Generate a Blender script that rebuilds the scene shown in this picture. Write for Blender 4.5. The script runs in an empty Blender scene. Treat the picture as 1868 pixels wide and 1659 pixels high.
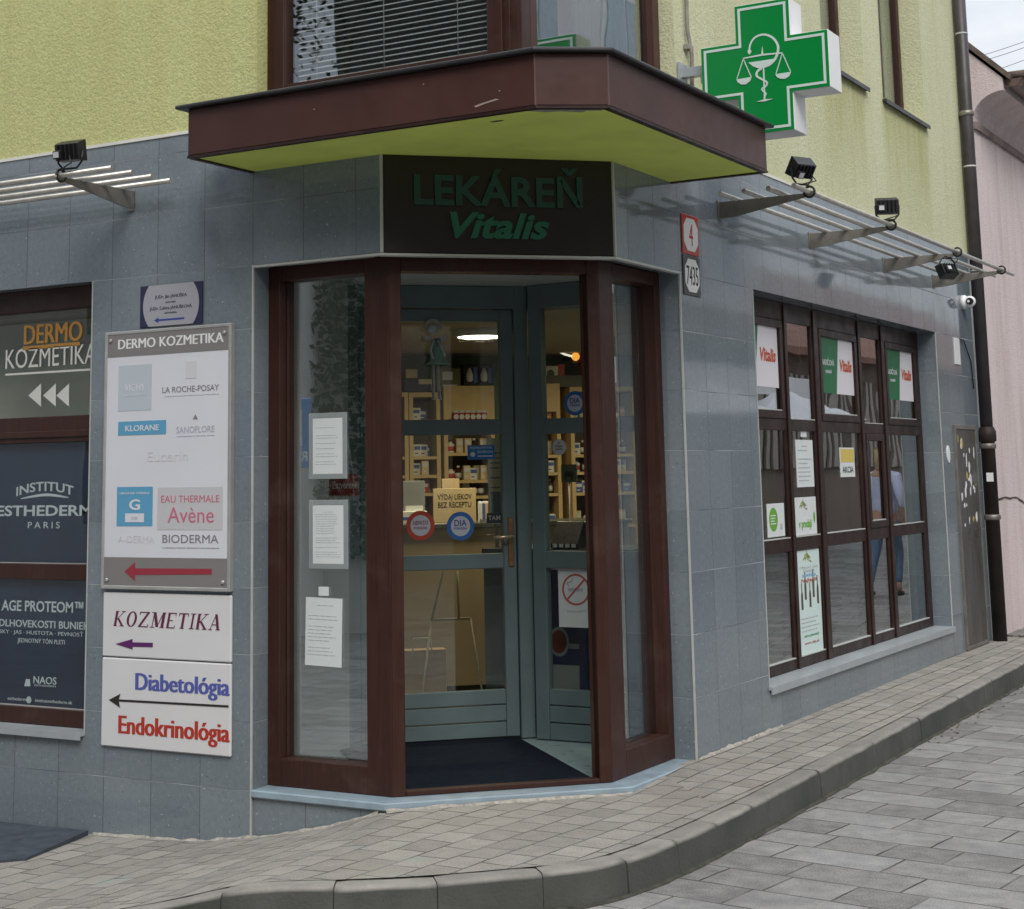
import bpy, bmesh, math, random
from math import sin, cos, pi, radians, sqrt, tan, atan2
from mathutils import Vector, Matrix, noise
random.seed(7)
SC = bpy.context.scene
COL = SC.collection

# ------------------------------------------------------------------ camera
F, CX, CY = 2994.3, 884.88, 400.03
YAW, PIT, ROL = .52885, .15411, -.017967
EYE = Vector((3.8348, -7.0415, 1.6))
_fw = Vector((-sin(YAW)*cos(PIT), cos(YAW)*cos(PIT), sin(PIT)))
_r = Vector((cos(YAW), sin(YAW), 0)); _u = _r.cross(_fw)
RT = cos(ROL)*_r + sin(ROL)*_u
UP = -sin(ROL)*_r + cos(ROL)*_u
cd = bpy.data.cameras.new('camera'); cam = bpy.data.objects.new('camera', cd); COL.objects.link(cam)
cam.matrix_world = Matrix(((RT.x, UP.x, -_fw.x, EYE.x), (RT.y, UP.y, -_fw.y, EYE.y), (RT.z, UP.z, -_fw.z, EYE.z), (0, 0, 0, 1)))
cd.sensor_width = 36; cd.lens = F/1868*36
cd.shift_x = (934-CX)/1868; cd.shift_y = -(829.5-CY)/1868
cd.clip_start = .1; cd.clip_end = 2000
SC.camera = cam

# ------------------------------------------------------------------ sky, sun, exposure
SUN_EL, SUN_AZ = radians(42), radians(140)          # azimuth clockwise from +y
w = bpy.data.worlds.new('World'); SC.world = w; w.use_nodes = True
nt = w.node_tree; N = nt.nodes; L = nt.links
bg = N['Background']; bg.inputs['Strength'].default_value = .11
sky = N.new('ShaderNodeTexSky'); sky.sky_type = 'NISHITA'; sky.sun_disc = False
sky.sun_elevation = SUN_EL; sky.sun_rotation = SUN_AZ
tc = N.new('ShaderNodeTexCoord'); mp = N.new('ShaderNodeMapping'); mp.inputs['Scale'].default_value = (1, 1, 2.6)
cl = N.new('ShaderNodeTexNoise'); cl.inputs['Scale'].default_value = 3.2; cl.inputs['Detail'].default_value = 7; cl.inputs['Roughness'].default_value = .58
rp = N.new('ShaderNodeValToRGB'); rp.color_ramp.elements[0].position = .36; rp.color_ramp.elements[1].position = .66
rp.color_ramp.elements[0].color = (4.7, 5.0, 5.5, 1); rp.color_ramp.elements[1].color = (7.4, 7.55, 7.7, 1)
mx = N.new('ShaderNodeMix'); mx.data_type = 'RGBA'; mx.inputs[0].default_value = .88
L.new(tc.outputs['Generated'], mp.inputs['Vector']); L.new(mp.outputs[0], cl.inputs['Vector']); L.new(cl.outputs['Fac'], rp.inputs[0])
# an overcast sky is brightest overhead
sx = N.new('ShaderNodeSeparateXYZ'); L.new(tc.outputs['Generated'], sx.inputs[0])
ma = N.new('ShaderNodeMath'); ma.operation = 'MULTIPLY_ADD'; ma.use_clamp = False; ma.inputs[1].default_value = 1.35; ma.inputs[2].default_value = .72
L.new(sx.outputs['Z'], ma.inputs[0]); vs_ = N.new('ShaderNodeVectorMath'); vs_.operation = 'SCALE'; L.new(rp.outputs[0], vs_.inputs[0]); L.new(ma.outputs[0], vs_.inputs['Scale'])
L.new(sky.outputs[0], mx.inputs[6]); L.new(vs_.outputs[0], mx.inputs[7]); L.new(mx.outputs[2], bg.inputs['Color'])
sd = bpy.data.lights.new('sun', 'SUN'); sd.energy = 1.7; sd.angle = radians(28); sd.color = (1, .96, .9)
so = bpy.data.objects.new('sun', sd); COL.objects.link(so)
so.rotation_euler = (radians(90)-SUN_EL, 0, pi-SUN_AZ)
SC.view_settings.view_transform = 'Standard'; SC.view_settings.look = 'None'; SC.view_settings.gamma = 1
SC.view_settings.exposure = .30

# ------------------------------------------------------------------ helpers
def lin(r, g, b):
    f = lambda v: (v/255/12.92) if v/255 <= .04045 else ((v/255+.055)/1.055)**2.4
    return (f(r), f(g), f(b), 1)

class G:                                            # tiny node-graph helper
    def __init__(s, name):
        s.m = bpy.data.materials.new(name); s.m.use_nodes = True
        s.t = s.m.node_tree; s.b = s.t.nodes['Principled BSDF']
    def n(s, t, **kw):
        x = s.t.nodes.new('ShaderNode'+t)
        for k, v in kw.items():
            if k in x.inputs: s.set(x.inputs[k], v)
            else: setattr(x, k, v)
        return x
    def set(s, sock, v):
        if hasattr(v, 'is_output'): s.t.links.new(v, sock)
        else: sock.default_value = v
    def P(s, **kw):
        for k, v in kw.items(): s.set(s.b.inputs[k.replace('_', ' ')], v)
    def coord(s, kind='Object', scale=(1, 1, 1), rot=(0, 0, 0), loc=(0, 0, 0)):
        c = s.n('TexCoord'); m = s.n('Mapping'); s.t.links.new(c.outputs[kind], m.inputs[0])
        m.inputs['Scale'].default_value = scale; m.inputs['Rotation'].default_value = rot; m.inputs['Location'].default_value = loc
        return m.outputs[0]
    def noise(s, vec, scale, detail=4, rough=.55):
        return s.n('TexNoise', Vector=vec, Scale=scale, Detail=detail, Roughness=rough).outputs['Fac']
    def ramp(s, fac, a, b, ca=(0, 0, 0, 1), cb=(1, 1, 1, 1)):
        r = s.n('ValToRGB'); s.set(r.inputs[0], fac); e = r.color_ramp.elements
        e[0].position = a; e[1].position = b; e[0].color = ca; e[1].color = cb
        return r.outputs[0]
    def mix(s, fac, a, b, mode='MIX'):
        x = s.n('Mix', data_type='RGBA', blend_type=mode); s.set(x.inputs[0], fac); s.set(x.inputs[6], a); s.set(x.inputs[7], b)
        return x.outputs[2]
    def math(s, op, a, b=0.):
        x = s.n('Math', operation=op); s.set(x.inputs[0], a); s.set(x.inputs[1], b); return x.outputs[0]
    def bump(s, h, dist=.002, strength=1., prev=None):
        x = s.n('Bump', Height=h, Distance=dist, Strength=strength)
        if prev is not None: s.t.links.new(prev, x.inputs['Normal'])
        return x.outputs[0]

def simple(name, col, rough=.5, metal=0., var=.12, vs=6., bump=0., bs=150., spec=.5, coord='Object'):
    g = G(name); v = g.coord(coord)
    n1 = g.noise(v, vs, 5)
    lo = tuple(c*(1-var) for c in col[:3])+(1,); hi = tuple(min(1, c*(1+var)) for c in col[:3])+(1,)
    g.P(Base_Color=g.ramp(n1, .3, .7, lo, hi), Metallic=metal)
    g.b.inputs['Specular IOR Level'].default_value = spec
    n2 = g.noise(v, vs*4, 3); g.P(Roughness=g.ramp(n2, .2, .8, (rough*.8,)*3+(1,), (min(1, rough*1.2),)*3+(1,)))
    if bump: g.P(Normal=g.bump(g.noise(v, bs, 3), bump))
    return g.m

def flat(name, col, rough=.6):
    g = G(name); g.P(Base_Color=col, Roughness=rough); return g.m

def glass_mat(name, tint=(.9, .95, .93, 1), base=.07, rough=.004, wav=.0):
    g = G(name); t = g.t
    tr = g.n('BsdfTransparent'); tr.inputs[0].default_value = tint
    gl = g.n('BsdfGlossy'); gl.inputs['Roughness'].default_value = rough; gl.inputs['Color'].default_value = (.95, .97, 1, 1)
    if wav:
        gl_n = g.bump(g.noise(g.coord('Object'), 1.6, 1), wav); t.links.new(gl_n, gl.inputs['Normal'])
    lw = g.n('LayerWeight', Blend=.5)
    f = g.math('POWER', lw.outputs['Facing'], 5.); f = g.math('MULTIPLY', f, 1-base); f = g.math('ADD', f, base)
    ms = g.n('MixShader'); t.links.new(f, ms.inputs[0]); t.links.new(tr.outputs[0], ms.inputs[1]); t.links.new(gl.outputs[0], ms.inputs[2])
    t.links.new(ms.outputs[0], t.nodes['Material Output'].inputs['Surface'])
    t.nodes.remove(g.b)
    return g.m

def emit(name, col, s):
    g = G(name); g.P(Base_Color=col, Emission_Color=col, Emission_Strength=s); return g.m

class MB:
    def __init__(s): s.v = []; s.f = []; s.sm = []
    def face(s, pts, smooth=False):
        i = len(s.v); s.v += [tuple(p) for p in pts]; s.f.append(tuple(range(i, i+len(pts)))); s.sm.append(smooth); return s
    def box(s, x0, x1, y0, y1, z0, z1):
        i = len(s.v)
        s.v += [(x0, y0, z0), (x1, y0, z0), (x1, y1, z0), (x0, y1, z0), (x0, y0, z1), (x1, y0, z1), (x1, y1, z1), (x0, y1, z1)]
        for q in ((0, 3, 2, 1), (4, 5, 6, 7), (0, 1, 5, 4), (1, 2, 6, 5), (2, 3, 7, 6), (3, 0, 4, 7)):
            s.f.append(tuple(i+k for k in q)); s.sm.append(False)
        return s
    def prism(s, poly, d0, d1, ax='y'):              # polygon extruded along an axis; ax 'y': poly (x,z); 'z': (x,y); 'x': (y,z)
        P = {'y': lambda a, b, d: (a, d, b), 'z': lambda a, b, d: (a, b, d), 'x': lambda a, b, d: (d, a, b)}[ax]
        ar = sum(poly[k][0]*poly[(k+1) % len(poly)][1]-poly[(k+1) % len(poly)][0]*poly[k][1] for k in range(len(poly)))
        if (ar > 0) == (ax == 'y'): poly = poly[::-1]
        if ax == 'x': pass
        i = len(s.v); n = len(poly)
        lo, hi = min(d0, d1), max(d0, d1)
        s.v += [P(a, b, lo) for a, b in poly]+[P(a, b, hi) for a, b in poly]
        if ax == 'y': poly2 = 0
        s.f.append(tuple(range(i+n-1, i-1, -1)) if ax != 'y' else tuple(range(i+n-1, i-1, -1))); s.sm.append(False)
        s.f.append(tuple(range(i+n, i+2*n))); s.sm.append(False)
        for k in range(n):
            s.f.append((i+k, i+(k+1) % n, i+n+(k+1) % n, i+n+k)); s.sm.append(False)
        return s
    def tube(s, pts, r, n=10, smooth=True, caps=True):
        pts = [Vector(p) for p in pts]; rs = r if isinstance(r, (list, tuple)) else [r]*len(pts)
        i = len(s.v); prev = None
        for k, p in enumerate(pts):
            t = (pts[min(k+1, len(pts)-1)]-pts[max(k-1, 0)]).normalized()
            a = prev if prev is not None else (Vector((0, 0, 1)) if abs(t.z) < .9 else Vector((1, 0, 0)))
            a = (a-t*a.dot(t)).normalized(); b = t.cross(a); prev = a
            for q in range(n):
                th = 2*pi*q/n; s.v.append(tuple(p+a*(rs[k]*cos(th))+b*(rs[k]*sin(th))))
        for k in range(len(pts)-1):
            for q in range(n):
                a0 = i+k*n+q; a1 = i+k*n+(q+1) % n
                s.f.append((a0, a1, a1+n, a0+n)); s.sm.append(smooth)
        if caps:
            s.f.append(tuple(i+q for q in range(n-1, -1, -1))); s.sm.append(False)
            s.f.append(tuple(i+(len(pts)-1)*n+q for q in range(n))); s.sm.append(False)
        return s
    def lathe(s, prof, c=(0, 0, 0), ax='z', n=20, smooth=True):
        i = len(s.v); c = Vector(c)
        for r, h in prof:
            for q in range(n):
                th = 2*pi*q/n; a, b = r*cos(th), r*sin(th)
                s.v.append(tuple(c+Vector({'z': (a, b, h), 'y': (a, h, b), 'x': (h, a, b)}[ax])))
        for k in range(len(prof)-1):
            for q in range(n):
                a0 = i+k*n+q; a1 = i+k*n+(q+1) % n
                s.f.append((a0, a1, a1+n, a0+n)); s.sm.append(smooth)
        s.f.append(tuple(i+q for q in range(n))); s.sm.append(False)
        s.f.append(tuple(i+(len(prof)-1)*n+q for q in range(n))); s.sm.append(False)
        return s
    def ball(s, c, r, n=14, sc=(1, 1, 1)):
        m = n//2; i = len(s.v)
        for k in range(m+1):
            ph = pi*k/m
            for q in range(n):
                th = 2*pi*q/n; s.v.append((c[0]+r*sc[0]*sin(ph)*cos(th), c[1]+r*sc[1]*sin(ph)*sin(th), c[2]+r*sc[2]*cos(ph)))
        for k in range(m):
            for q in range(n):
                a0 = i+k*n+q; a1 = i+k*n+(q+1) % n
                s.f.append((a0, a0+n, a1+n, a1)); s.sm.append(True)
        return s
    def stroke(s, pts, wd, d0, d1):                   # ribbon of width wd in the x,z plane, extruded in depth
        ws = wd if isinstance(wd, (list, tuple)) else [wd]*len(pts)
        l = []; r = []
        for k, p in enumerate(pts):
            a = pts[max(k-1, 0)]; b = pts[min(k+1, len(pts)-1)]
            dx, dz = b[0]-a[0], b[1]-a[1]; q = math.hypot(dx, dz) or 1
            nx, nz = -dz/q*ws[k]/2, dx/q*ws[k]/2
            l.append((p[0]+nx, p[1]+nz)); r.append((p[0]-nx, p[1]-nz))
        for k in range(len(pts)-1): s.prism([l[k], l[k+1], r[k+1], r[k]], d0, d1)
        return s
    def build(s, name, mat, parent=None, loc=None, rz=0, bevel=0, uvo=(0, 0), seg=1, norm=True):
        me = bpy.data.meshes.new(name); me.from_pydata(s.v, [], s.f); me.update()
        if norm:
            bm = bmesh.new(); bm.from_mesh(me); bmesh.ops.recalc_face_normals(bm, faces=bm.faces); bm.to_mesh(me); bm.free()
        me.polygons.foreach_set('use_smooth', s.sm)
        uv = me.uv_layers.new(name='UVMap')
        for p in me.polygons:
            n = p.normal; ax = 2 if abs(n.z) > .75 else (1 if abs(n.y) >= abs(n.x) else 0)
            for li in p.loop_indices:
                c = me.vertices[me.loops[li].vertex_index].co
                uv.data[li].uv = ((c.x, c.y) if ax == 2 else ((c.x+uvo[0], c.z+uvo[1]) if ax == 1 else (c.y+uvo[0], c.z+uvo[1])))
        me.materials.append(mat)
        return link(name, me, parent, loc, rz, bevel, seg)

def parts(mb, name, mat, parent, loc=None, rz=0, bevel=0, uvo=(0, 0)):
    """one object per separate piece"""
    up = list(range(len(mb.v)))
    def fd(a):
        while up[a] != a: up[a] = up[up[a]]; a = up[a]
        return a
    for f in mb.f:
        for k in f[1:]: up[fd(k)] = fd(f[0])
    gr = {}
    for f, sm in zip(mb.f, mb.sm): gr.setdefault(fd(f[0]), []).append((f, sm))
    for fs in gr.values():
        m = MB(); ix = {}
        for f, sm in fs:
            for k in f:
                if k not in ix: ix[k] = len(m.v); m.v.append(mb.v[k])
            m.f.append(tuple(ix[k] for k in f)); m.sm.append(sm)
        m.build(name, mat, parent, loc, rz, bevel, uvo)

def link(name, me, parent=None, loc=None, rz=0, bevel=0, seg=1):
    o = bpy.data.objects.new(name, me); COL.objects.link(o)
    if parent: o.parent = parent
    if loc is not None: o.location = loc
    if rz: o.rotation_euler = (0, 0, rz)
    if bevel:
        b = o.modifiers.new('bevel', 'BEVEL'); b.width = bevel; b.segments = seg; b.limit_method = 'ANGLE'; b.angle_limit = radians(40)
    return o

def tag(o, label, cat, group=None):
    o['label'] = label; o['category'] = cat
    if group: o['group'] = group
    return o
def thing(name, label, cat, loc=(0, 0, 0), rz=0, group=None):
    o = bpy.data.objects.new(name, None); COL.objects.link(o); o.empty_display_size = .1
    o.location = loc; o.rotation_euler = (0, 0, rz)
    return tag(o, label, cat, group)
def struct(o): o['kind'] = 'structure'; return o
def dup(root, loc, rz=None, label=None, group=None):
    r = root.copy(); COL.objects.link(r); r.location = loc
    if rz is not None: r.rotation_euler = (0, 0, rz)
    if label: r['label'] = label
    if group: r['group'] = group
    for ch in list(root.children):
        c = ch.copy(); COL.objects.link(c); c.parent = r
        for g in list(ch.children):
            d = g.copy(); COL.objects.link(d); d.parent = c
    return r

# the facades: A faces the camera's left, B runs away on the right, C is the 45 degree corner.  s runs to the right along each, y goes inward
S2 = sqrt(2)
RZ = {'A': 0., 'B': pi/2, 'C': pi/4}
def org(pl, off=0.): return {'A': Vector((0, off, 0)), 'B': Vector((-off, 0, 0)), 'C': Vector((-.45-off/S2, .45+off/S2, 0))}[pl]
def world(pl, s, z, off=0.):
    a = RZ[pl]; return org(pl, off)+Vector((s*cos(a), s*sin(a), z))
def W(px, py, pl, off=0.):                           # where a line of sight meets a facade plane: (s, z)
    d = _fw+RT*((px-CX)/F)-UP*((py-CY)/F); a = RZ[pl]
    n = Vector((sin(a), -cos(a), 0)); o = org(pl, off)
    P = EYE+d*((o-EYE).dot(n)/d.dot(n))
    return (P-o).dot(Vector((cos(a), sin(a), 0))), P.z

_capH = []
def text_mesh(s, shear=0., bold=0., ext=.0, space=1.):
    c = bpy.data.curves.new('lettering', 'FONT'); c.body = s; c.shear = shear; c.offset = bold; c.extrude = ext; c.space_character = space; c.resolution_u = 3
    o = bpy.data.objects.new('lettering', c); COL.objects.link(o)
    dg = bpy.context.evaluated_depsgraph_get()
    me = bpy.data.meshes.new_from_object(o.evaluated_get(dg)); bpy.data.objects.remove(o); bpy.data.curves.remove(c)
    v = [x.co.copy() for x in me.vertices]; f = [tuple(p.vertices) for p in me.polygons]; bpy.data.meshes.remove(me)
    return v, f
def T(mb, s, x, z, h, wd=None, y=-.004, shear=0., bold=0., align='C', space=1., arc=0., mirror=False, thick=.0012, rot=0., dbl=0.):
    if dbl:
        for q in (-1, 0, 1): T(mb, s, x+q*dbl, z, h, wd, y-.0001*(q+1), shear, bold, align, space, arc, mirror, thick, rot)
        return mb
    """lettering: cap height h, baseline z, centred (C) / left (L) / right (R) on x, squeezed to width wd"""
    if not _capH:
        v, f = text_mesh('H'); _capH.append(max(q.y for q in v))
    v, f = text_mesh(s, shear, bold, .01, space)
    k = h/_capH[0]; x0 = min(q.x for q in v); x1 = max(q.x for q in v); kx = wd/(x1-x0) if wd else k
    W_ = (x1-x0)*kx; ox = {'C': x-W_/2, 'L': x, 'R': x-W_}[align]
    i = len(mb.v)
    for q in v:
        X = (q.x-x0)*kx; Z = q.y*k
        if mirror: X = W_-X
        if arc:
            t = (X/W_-.5)*2; Z += arc*(1-t*t)
        X, Z = X-W_/2, Z
        if rot: X, Z = X*cos(rot)-Z*sin(rot), X*sin(rot)+Z*cos(rot)
        mb.v.append((ox+W_/2+X, y-(thick if q.z > 0 else 0), z+Z))
    for q in f: mb.f.append(tuple(i+k_ for k_ in q)); mb.sm.append(False)
    return mb
def lines(mb, x0, x1, z0, z1, n, y=-.002, fill=.35, seed=0, ragged=.3):
    r = random.Random(seed); dz = (z1-z0)/n
    for k in range(n):
        z = z1-(k+.5)*dz; x = x0
        if n > 6 and r.random() < .22: continue
        if n > 6 and k == 0: x = x0+(x1-x0)*.3
        e = x1-(x1-x0)*r.random()*ragged
        while x < e-.003:
            l = (.01+.03*r.random())*(x1-x0)/.17
            mb.box(x, min(x+l, e), y-.0008, y, z-dz*fill/2, z+dz*fill/2); x += l+.005*(x1-x0)/.17
    return mb
def oval(cx, cz, rx, rz, n=32): return [(cx+rx*cos(2*pi*k/n), cz+rz*sin(2*pi*k/n)) for k in range(n)]

# ------------------------------------------------------------------ materials
def tile_mat():
    g = G('blue_grey_tile'); uv = g.coord('UV')
    br = g.n('TexBrick', Vector=uv, Scale=1., offset=0., squash=1.)
    br.inputs['Brick Width'].default_value = .3425; br.inputs['Row Height'].default_value = .345
    br.inputs['Mortar Size'].default_value = .0022; br.inputs['Mortar Smooth'].default_value = .3; br.inputs['Bias'].default_value = -.1
    br.inputs['Color1'].default_value = (.122, .153, .178, 1); br.inputs['Color2'].default_value = (.215, .255, .284, 1)
    br.inputs['Mortar'].default_value = (.075, .085, .095, 1)
    mot = g.noise(uv, 30, 6, .7); c = g.mix(.5, br.outputs['Color'], g.ramp(mot, .3, .7, (.118, .150, .176, 1), (.238, .276, .304, 1)))
    big = g.noise(uv, .9, 3); c = g.mix(.3, c, g.ramp(big, .35, .65, (.152, .184, .205, 1), (.226, .258, .282, 1)))
    sp = g.noise(uv, 58, 2, .5); c = g.mix(g.ramp(sp, .68, .74), c, (.38, .43, .46, 1))
    sp2 = g.noise(g.coord('UV', loc=(7, 3, 0)), 64, 2, .5); c = g.mix(g.ramp(sp2, .68, .75), c, (.06, .075, .09, 1))
    # rain streaks and lime marks
    st = g.noise(g.coord('UV', scale=(7, .5, 1)), 2.2, 5, .6); c = g.mix(g.math('MULTIPLY', g.ramp(st, .6, .8), .2), c, (.30, .34, .37, 1))
    bed = g.n('TexBrick', Vector=uv, Scale=1., offset=0.); bed.inputs['Brick Width'].default_value = 500.; bed.inputs['Row Height'].default_value = .345; bed.inputs['Mortar Size'].default_value = .003; bed.inputs['Mortar Smooth'].default_value = 0.
    mort = g.noise(uv, 1.7, 2); mc = g.mix(bed.outputs['Fac'], (.075, .09, .105, 1), g.ramp(mort, .40, .62, (.11, .13, .15, 1), (.40, .42, .43, 1)))
    c = g.mix(br.outputs['Fac'], c, mc)
    rough = g.ramp(g.noise(uv, 12, 5), .3, .75, (.035, .035, .035, 1), (.11, .11, .11, 1))
    rough = g.mix(br.outputs['Fac'], rough, (.8, .8, .8, 1))
    b = g.bump(g.math('MULTIPLY', br.outputs['Fac'], -1.), .0015)
    g.P(Base_Color=c, Roughness=rough, Normal=g.bump(g.noise(uv, 1.3, 2), .0016, 1., b)); g.b.inputs['Specular IOR Level'].default_value = .62
    return g.m

def plaster_mat(name, a, b, stain, amt, axis):
    g = G(name); v = g.coord('Object')
    big = g.noise(v, .8, 4); c = g.ramp(big, .3, .7, a, b)
    c = g.mix(.35, c, g.ramp(g.noise(v, 55, 4, .7), .35, .65, tuple(x*.72 for x in a[:3])+(1,), tuple(min(1, x*1.12) for x in b[:3])+(1,)))
    st = g.noise(g.coord('Object', scale=(3.2, 3.2, .35)), 1.6, 6, .62)
    c = g.mix(g.math('MULTIPLY', g.ramp(st, .45, .72), amt), c, stain)
    if axis:                                          # rain runs below the window sills
        sp = g.n('SeparateXYZ'); g.set(sp.inputs[0], v)
        run = g.noise(g.coord('Object', scale=(5, 5, .45)), 2.4, 5, .6)
        for y0, y1 in ((4.55, 5.62), (6.05, 7.4)):
            a_ = g.n('MapRange'); g.set(a_.inputs[0], sp.outputs['Y']); a_.inputs[1].default_value = y0-.05; a_.inputs[2].default_value = y0+.12
            b_ = g.n('MapRange'); g.set(b_.inputs[0], sp.outputs['Y']); b_.inputs[1].default_value = y1+.05; b_.inputs[2].default_value = y1-.12
            z_ = g.n('MapRange'); g.set(z_.inputs[0], sp.outputs['Z']); z_.inputs[1].default_value = 3.55; z_.inputs[2].default_value = 4.6
            z2 = g.n('MapRange'); g.set(z2.inputs[0], sp.outputs['Z']); z2.inputs[1].default_value = 4.66; z2.inputs[2].default_value = 4.6
            f_ = g.math('MULTIPLY', g.math('MULTIPLY', a_.outputs[0], b_.outputs[0]), g.math('MULTIPLY', z_.outputs[0], z2.outputs[0]))
            c = g.mix(g.math('MULTIPLY', f_, g.ramp(run, .3, .7, (.25, .25, .25, 1), (.85, .85, .85, 1))), c, (.37, .355, .13, 1))
    pit = g.noise(v, 130, 2); c = g.mix(g.math('MULTIPLY', g.ramp(pit, .62, .72), .5), c, tuple(x*.3 for x in stain[:3])+(1,))
    h = g.math('ADD', g.noise(g.coord('Object', scale=(1, 1, 1.2)), 60, 4, .65), g.math('MULTIPLY', g.noise(v, 30, 3), .6))
    g.P(Base_Color=c, Roughness=.93, Normal=g.bump(h, .009, .8)); g.b.inputs['Specular IOR Level'].default_value = .2
    return g.m

def paver_mat(name, bw, rh, cols, rot, offset=.5, mortar=(.12, .11, .1, 1), squash=1., sqf=2, ms=.004, tone=.2, teal=False, dirt=(.2, .19, .17, 1)):
    g = G(name); uv = g.coord('UV', rot=(0, 0, rot))
    wob = g.n('TexNoise', Vector=uv, Scale=5., Detail=3.)
    vv = g.n('VectorMath', operation='SCALE'); g.set(vv.inputs[0], wob.outputs['Color']); vv.inputs['Scale'].default_value = .013
    va = g.n('VectorMath', operation='ADD'); g.set(va.inputs[0], uv); g.set(va.inputs[1], vv.outputs[0])
    def brick(c1, c2, vec):
        b = g.n('TexBrick', Vector=vec, Scale=1., offset=offset, offset_frequency=2, squash=squash, squash_frequency=sqf)
        b.inputs['Brick Width'].default_value = bw; b.inputs['Row Height'].default_value = rh; b.inputs['Mortar Size'].default_value = ms
        b.inputs['Mortar Smooth'].default_value = .35; b.inputs['Color1'].default_value = c1; b.inputs['Color2'].default_value = c2; b.inputs['Mortar'].default_value = mortar
        return b
    b = brick(cols[0], cols[1], va.outputs[0])
    c = b.outputs['Color']
    if len(cols) > 2:
        b2 = brick((0, 0, 0, 1), (1, 1, 1, 1), va.outputs[0])
        c = g.mix(g.ramp(b2.outputs['Color'], .35, .8), c, g.mix(g.noise(uv, 2.5, 3), cols[2], cols[1]))
    c = g.mix(tone, c, g.ramp(g.noise(uv, 9, 6, .65), .3, .7, tuple(x*.55 for x in cols[0][:3])+(1,), tuple(min(1, x*1.3) for x in cols[1][:3])+(1,)))
    c = g.mix(.35, c, g.ramp(g.noise(uv, 120, 3), .35, .65, tuple(x*.7 for x in cols[0][:3])+(1,), tuple(min(1, x*1.2) for x in cols[1][:3])+(1,)))
    c = g.mix(g.math('MULTIPLY', g.ramp(g.noise(uv, 1.3, 6, .6), .52, .72), .55), c, dirt)
    if teal: c = g.mix(g.math('MULTIPLY', g.ramp(g.noise(g.coord('UV', loc=(3.1, 8.4, 0)), 1.9, 2), .66, .72), .4), c, (.25, .36, .32, 1))
    c = g.mix(b.outputs['Fac'], c, g.ramp(g.noise(uv, 3, 3), .4, .65, mortar, tuple(min(.22, x*4.2) for x in mortar[:3])+(1,)))
    h = g.math('ADD', g.math('MULTIPLY', b.outputs['Fac'], -1.), g.math('MULTIPLY', g.noise(uv, 60, 4), .25))
    g.P(Base_Color=c, Roughness=.85, Normal=g.bump(h, .005)); g.b.inputs['Specular IOR Level'].default_value = .3
    return g.m

def grained(name, col, rough, spec):
    g = G(name); v = g.coord('Object', scale=(70, 70, 2.2)); v2 = g.coord('Object')
    n1 = g.noise(v, 1., 5, .6); c = g.ramp(n1, .25, .75, tuple(x*.72 for x in col[:3])+(1,), tuple(x*1.3 for x in col[:3])+(1,))
    c = g.mix(g.math('MULTIPLY', g.ramp(g.noise(v2, 2.1, 6, .65), .55, .8), .3), c, (.16, .12, .10, 1))
    sp = g.noise(v2, 160, 2); c = g.mix(g.math('MULTIPLY', g.ramp(sp, .74, .78), .4), c, (.25, .2, .17, 1))
    g.P(Base_Color=c, Roughness=g.ramp(g.noise(v2, 7, 4), .3, .7, (rough*.75,)*3+(1,), (rough*1.3,)*3+(1,)), Normal=g.bump(n1, .0006))
    g.b.inputs['Specular IOR Level'].default_value = spec
    return g.m

M = {}
M['tile'] = tile_mat()
M['plaster_l'] = plaster_mat('yellow_green_render', (.51, .52, .235, 1), (.62, .63, .305, 1), (.44, .42, .16, 1), .3, 0)
M['plaster_r'] = plaster_mat('pale_yellow_render', (.56, .57, .36, 1), (.67, .68, .47, 1), (.42, .40, .18, 1), .3, 1)
M['soffit'] = simple('lime_green_paint', (.60, .70, .14, 1), .8, 0, .1, 3, .001, 60)
M['brown'] = simple('brown_metal', (.062, .026, .021, 1), .38, 0, .12, 3, .0008, 5, .32)
M['brown_wood'] = grained('brown_frame', (.042, .0165, .0115, 1), .4, .3)
M['brown_dark'] = grained('dark_brown_frame', (.026, .0125, .0105, 1), .4, .3)
M['cap'] = simple('dark_sheet_metal', (.045, .045, .05, 1), .4, .3, .2, 4, .001, 12)
M['trim'] = simple('pale_edge_trim', (.46, .47, .45, 1), .45, .0, .1, 6)
M['white_trim'] = simple('white_edge_trim', (.72, .71, .66, 1), .5, 0, .1, 4)
M['slab'] = simple('blue_stone_sill', (.27, .345, .40, 1), .45, 0, .16, 7, .0008, 90)
M['sill'] = simple('grey_stone_sill', (.34, .37, .39, 1), .35, 0, .1, 6)
M['teal'] = simple('teal_frame_paint', (.125, .175, .18, 1), .4, 0, .08, 5)
M['glass_low'] = glass_mat('poster_glass', (.9, .93, .92, 1), .03, .003, .001)
M['glass'] = glass_mat('window_glass', (.94, .97, .96, 1), .135, .003, .0012)
M['glass_b'] = glass_mat('shop_window_glass', (.66, .72, .70, 1), .33, .003, .0015)
M['glass_bay'] = glass_mat('entrance_glass', (.93, .96, .95, 1), .29, .003, .0012)
M['glass_in'] = glass_mat('door_glass', (.92, .95, .92, 1), .075)
M['rubber'] = simple('dark_blue_mat', (.012, .017, .026, 1), 1., 0, .2, 20, .003, 300, .05)
M['black'] = simple('black_plastic', (.012, .012, .014, 1), .4, 0, .2, 8)
M['steel'] = simple('brushed_steel', (.50, .48, .44, 1), .38, .6, .15, 14)
M['steel_dark'] = simple('dull_steel_plate', (.27, .25, .225, 1), .5, .7, .25, 6, .0005, 40)
M['inner_wall'] = simple('inner_wall_paint', (.52, .53, .50, 1), .8, 0, .05, 2)
M['shop_wall'] = simple('green_wall_paint', (.10, .16, .07, 1), .8, 0, .08, 2)
M['ceil'] = simple('warm_ceiling_paint', (.42, .36, .27, 1), .8, 0, .05, 2)
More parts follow.
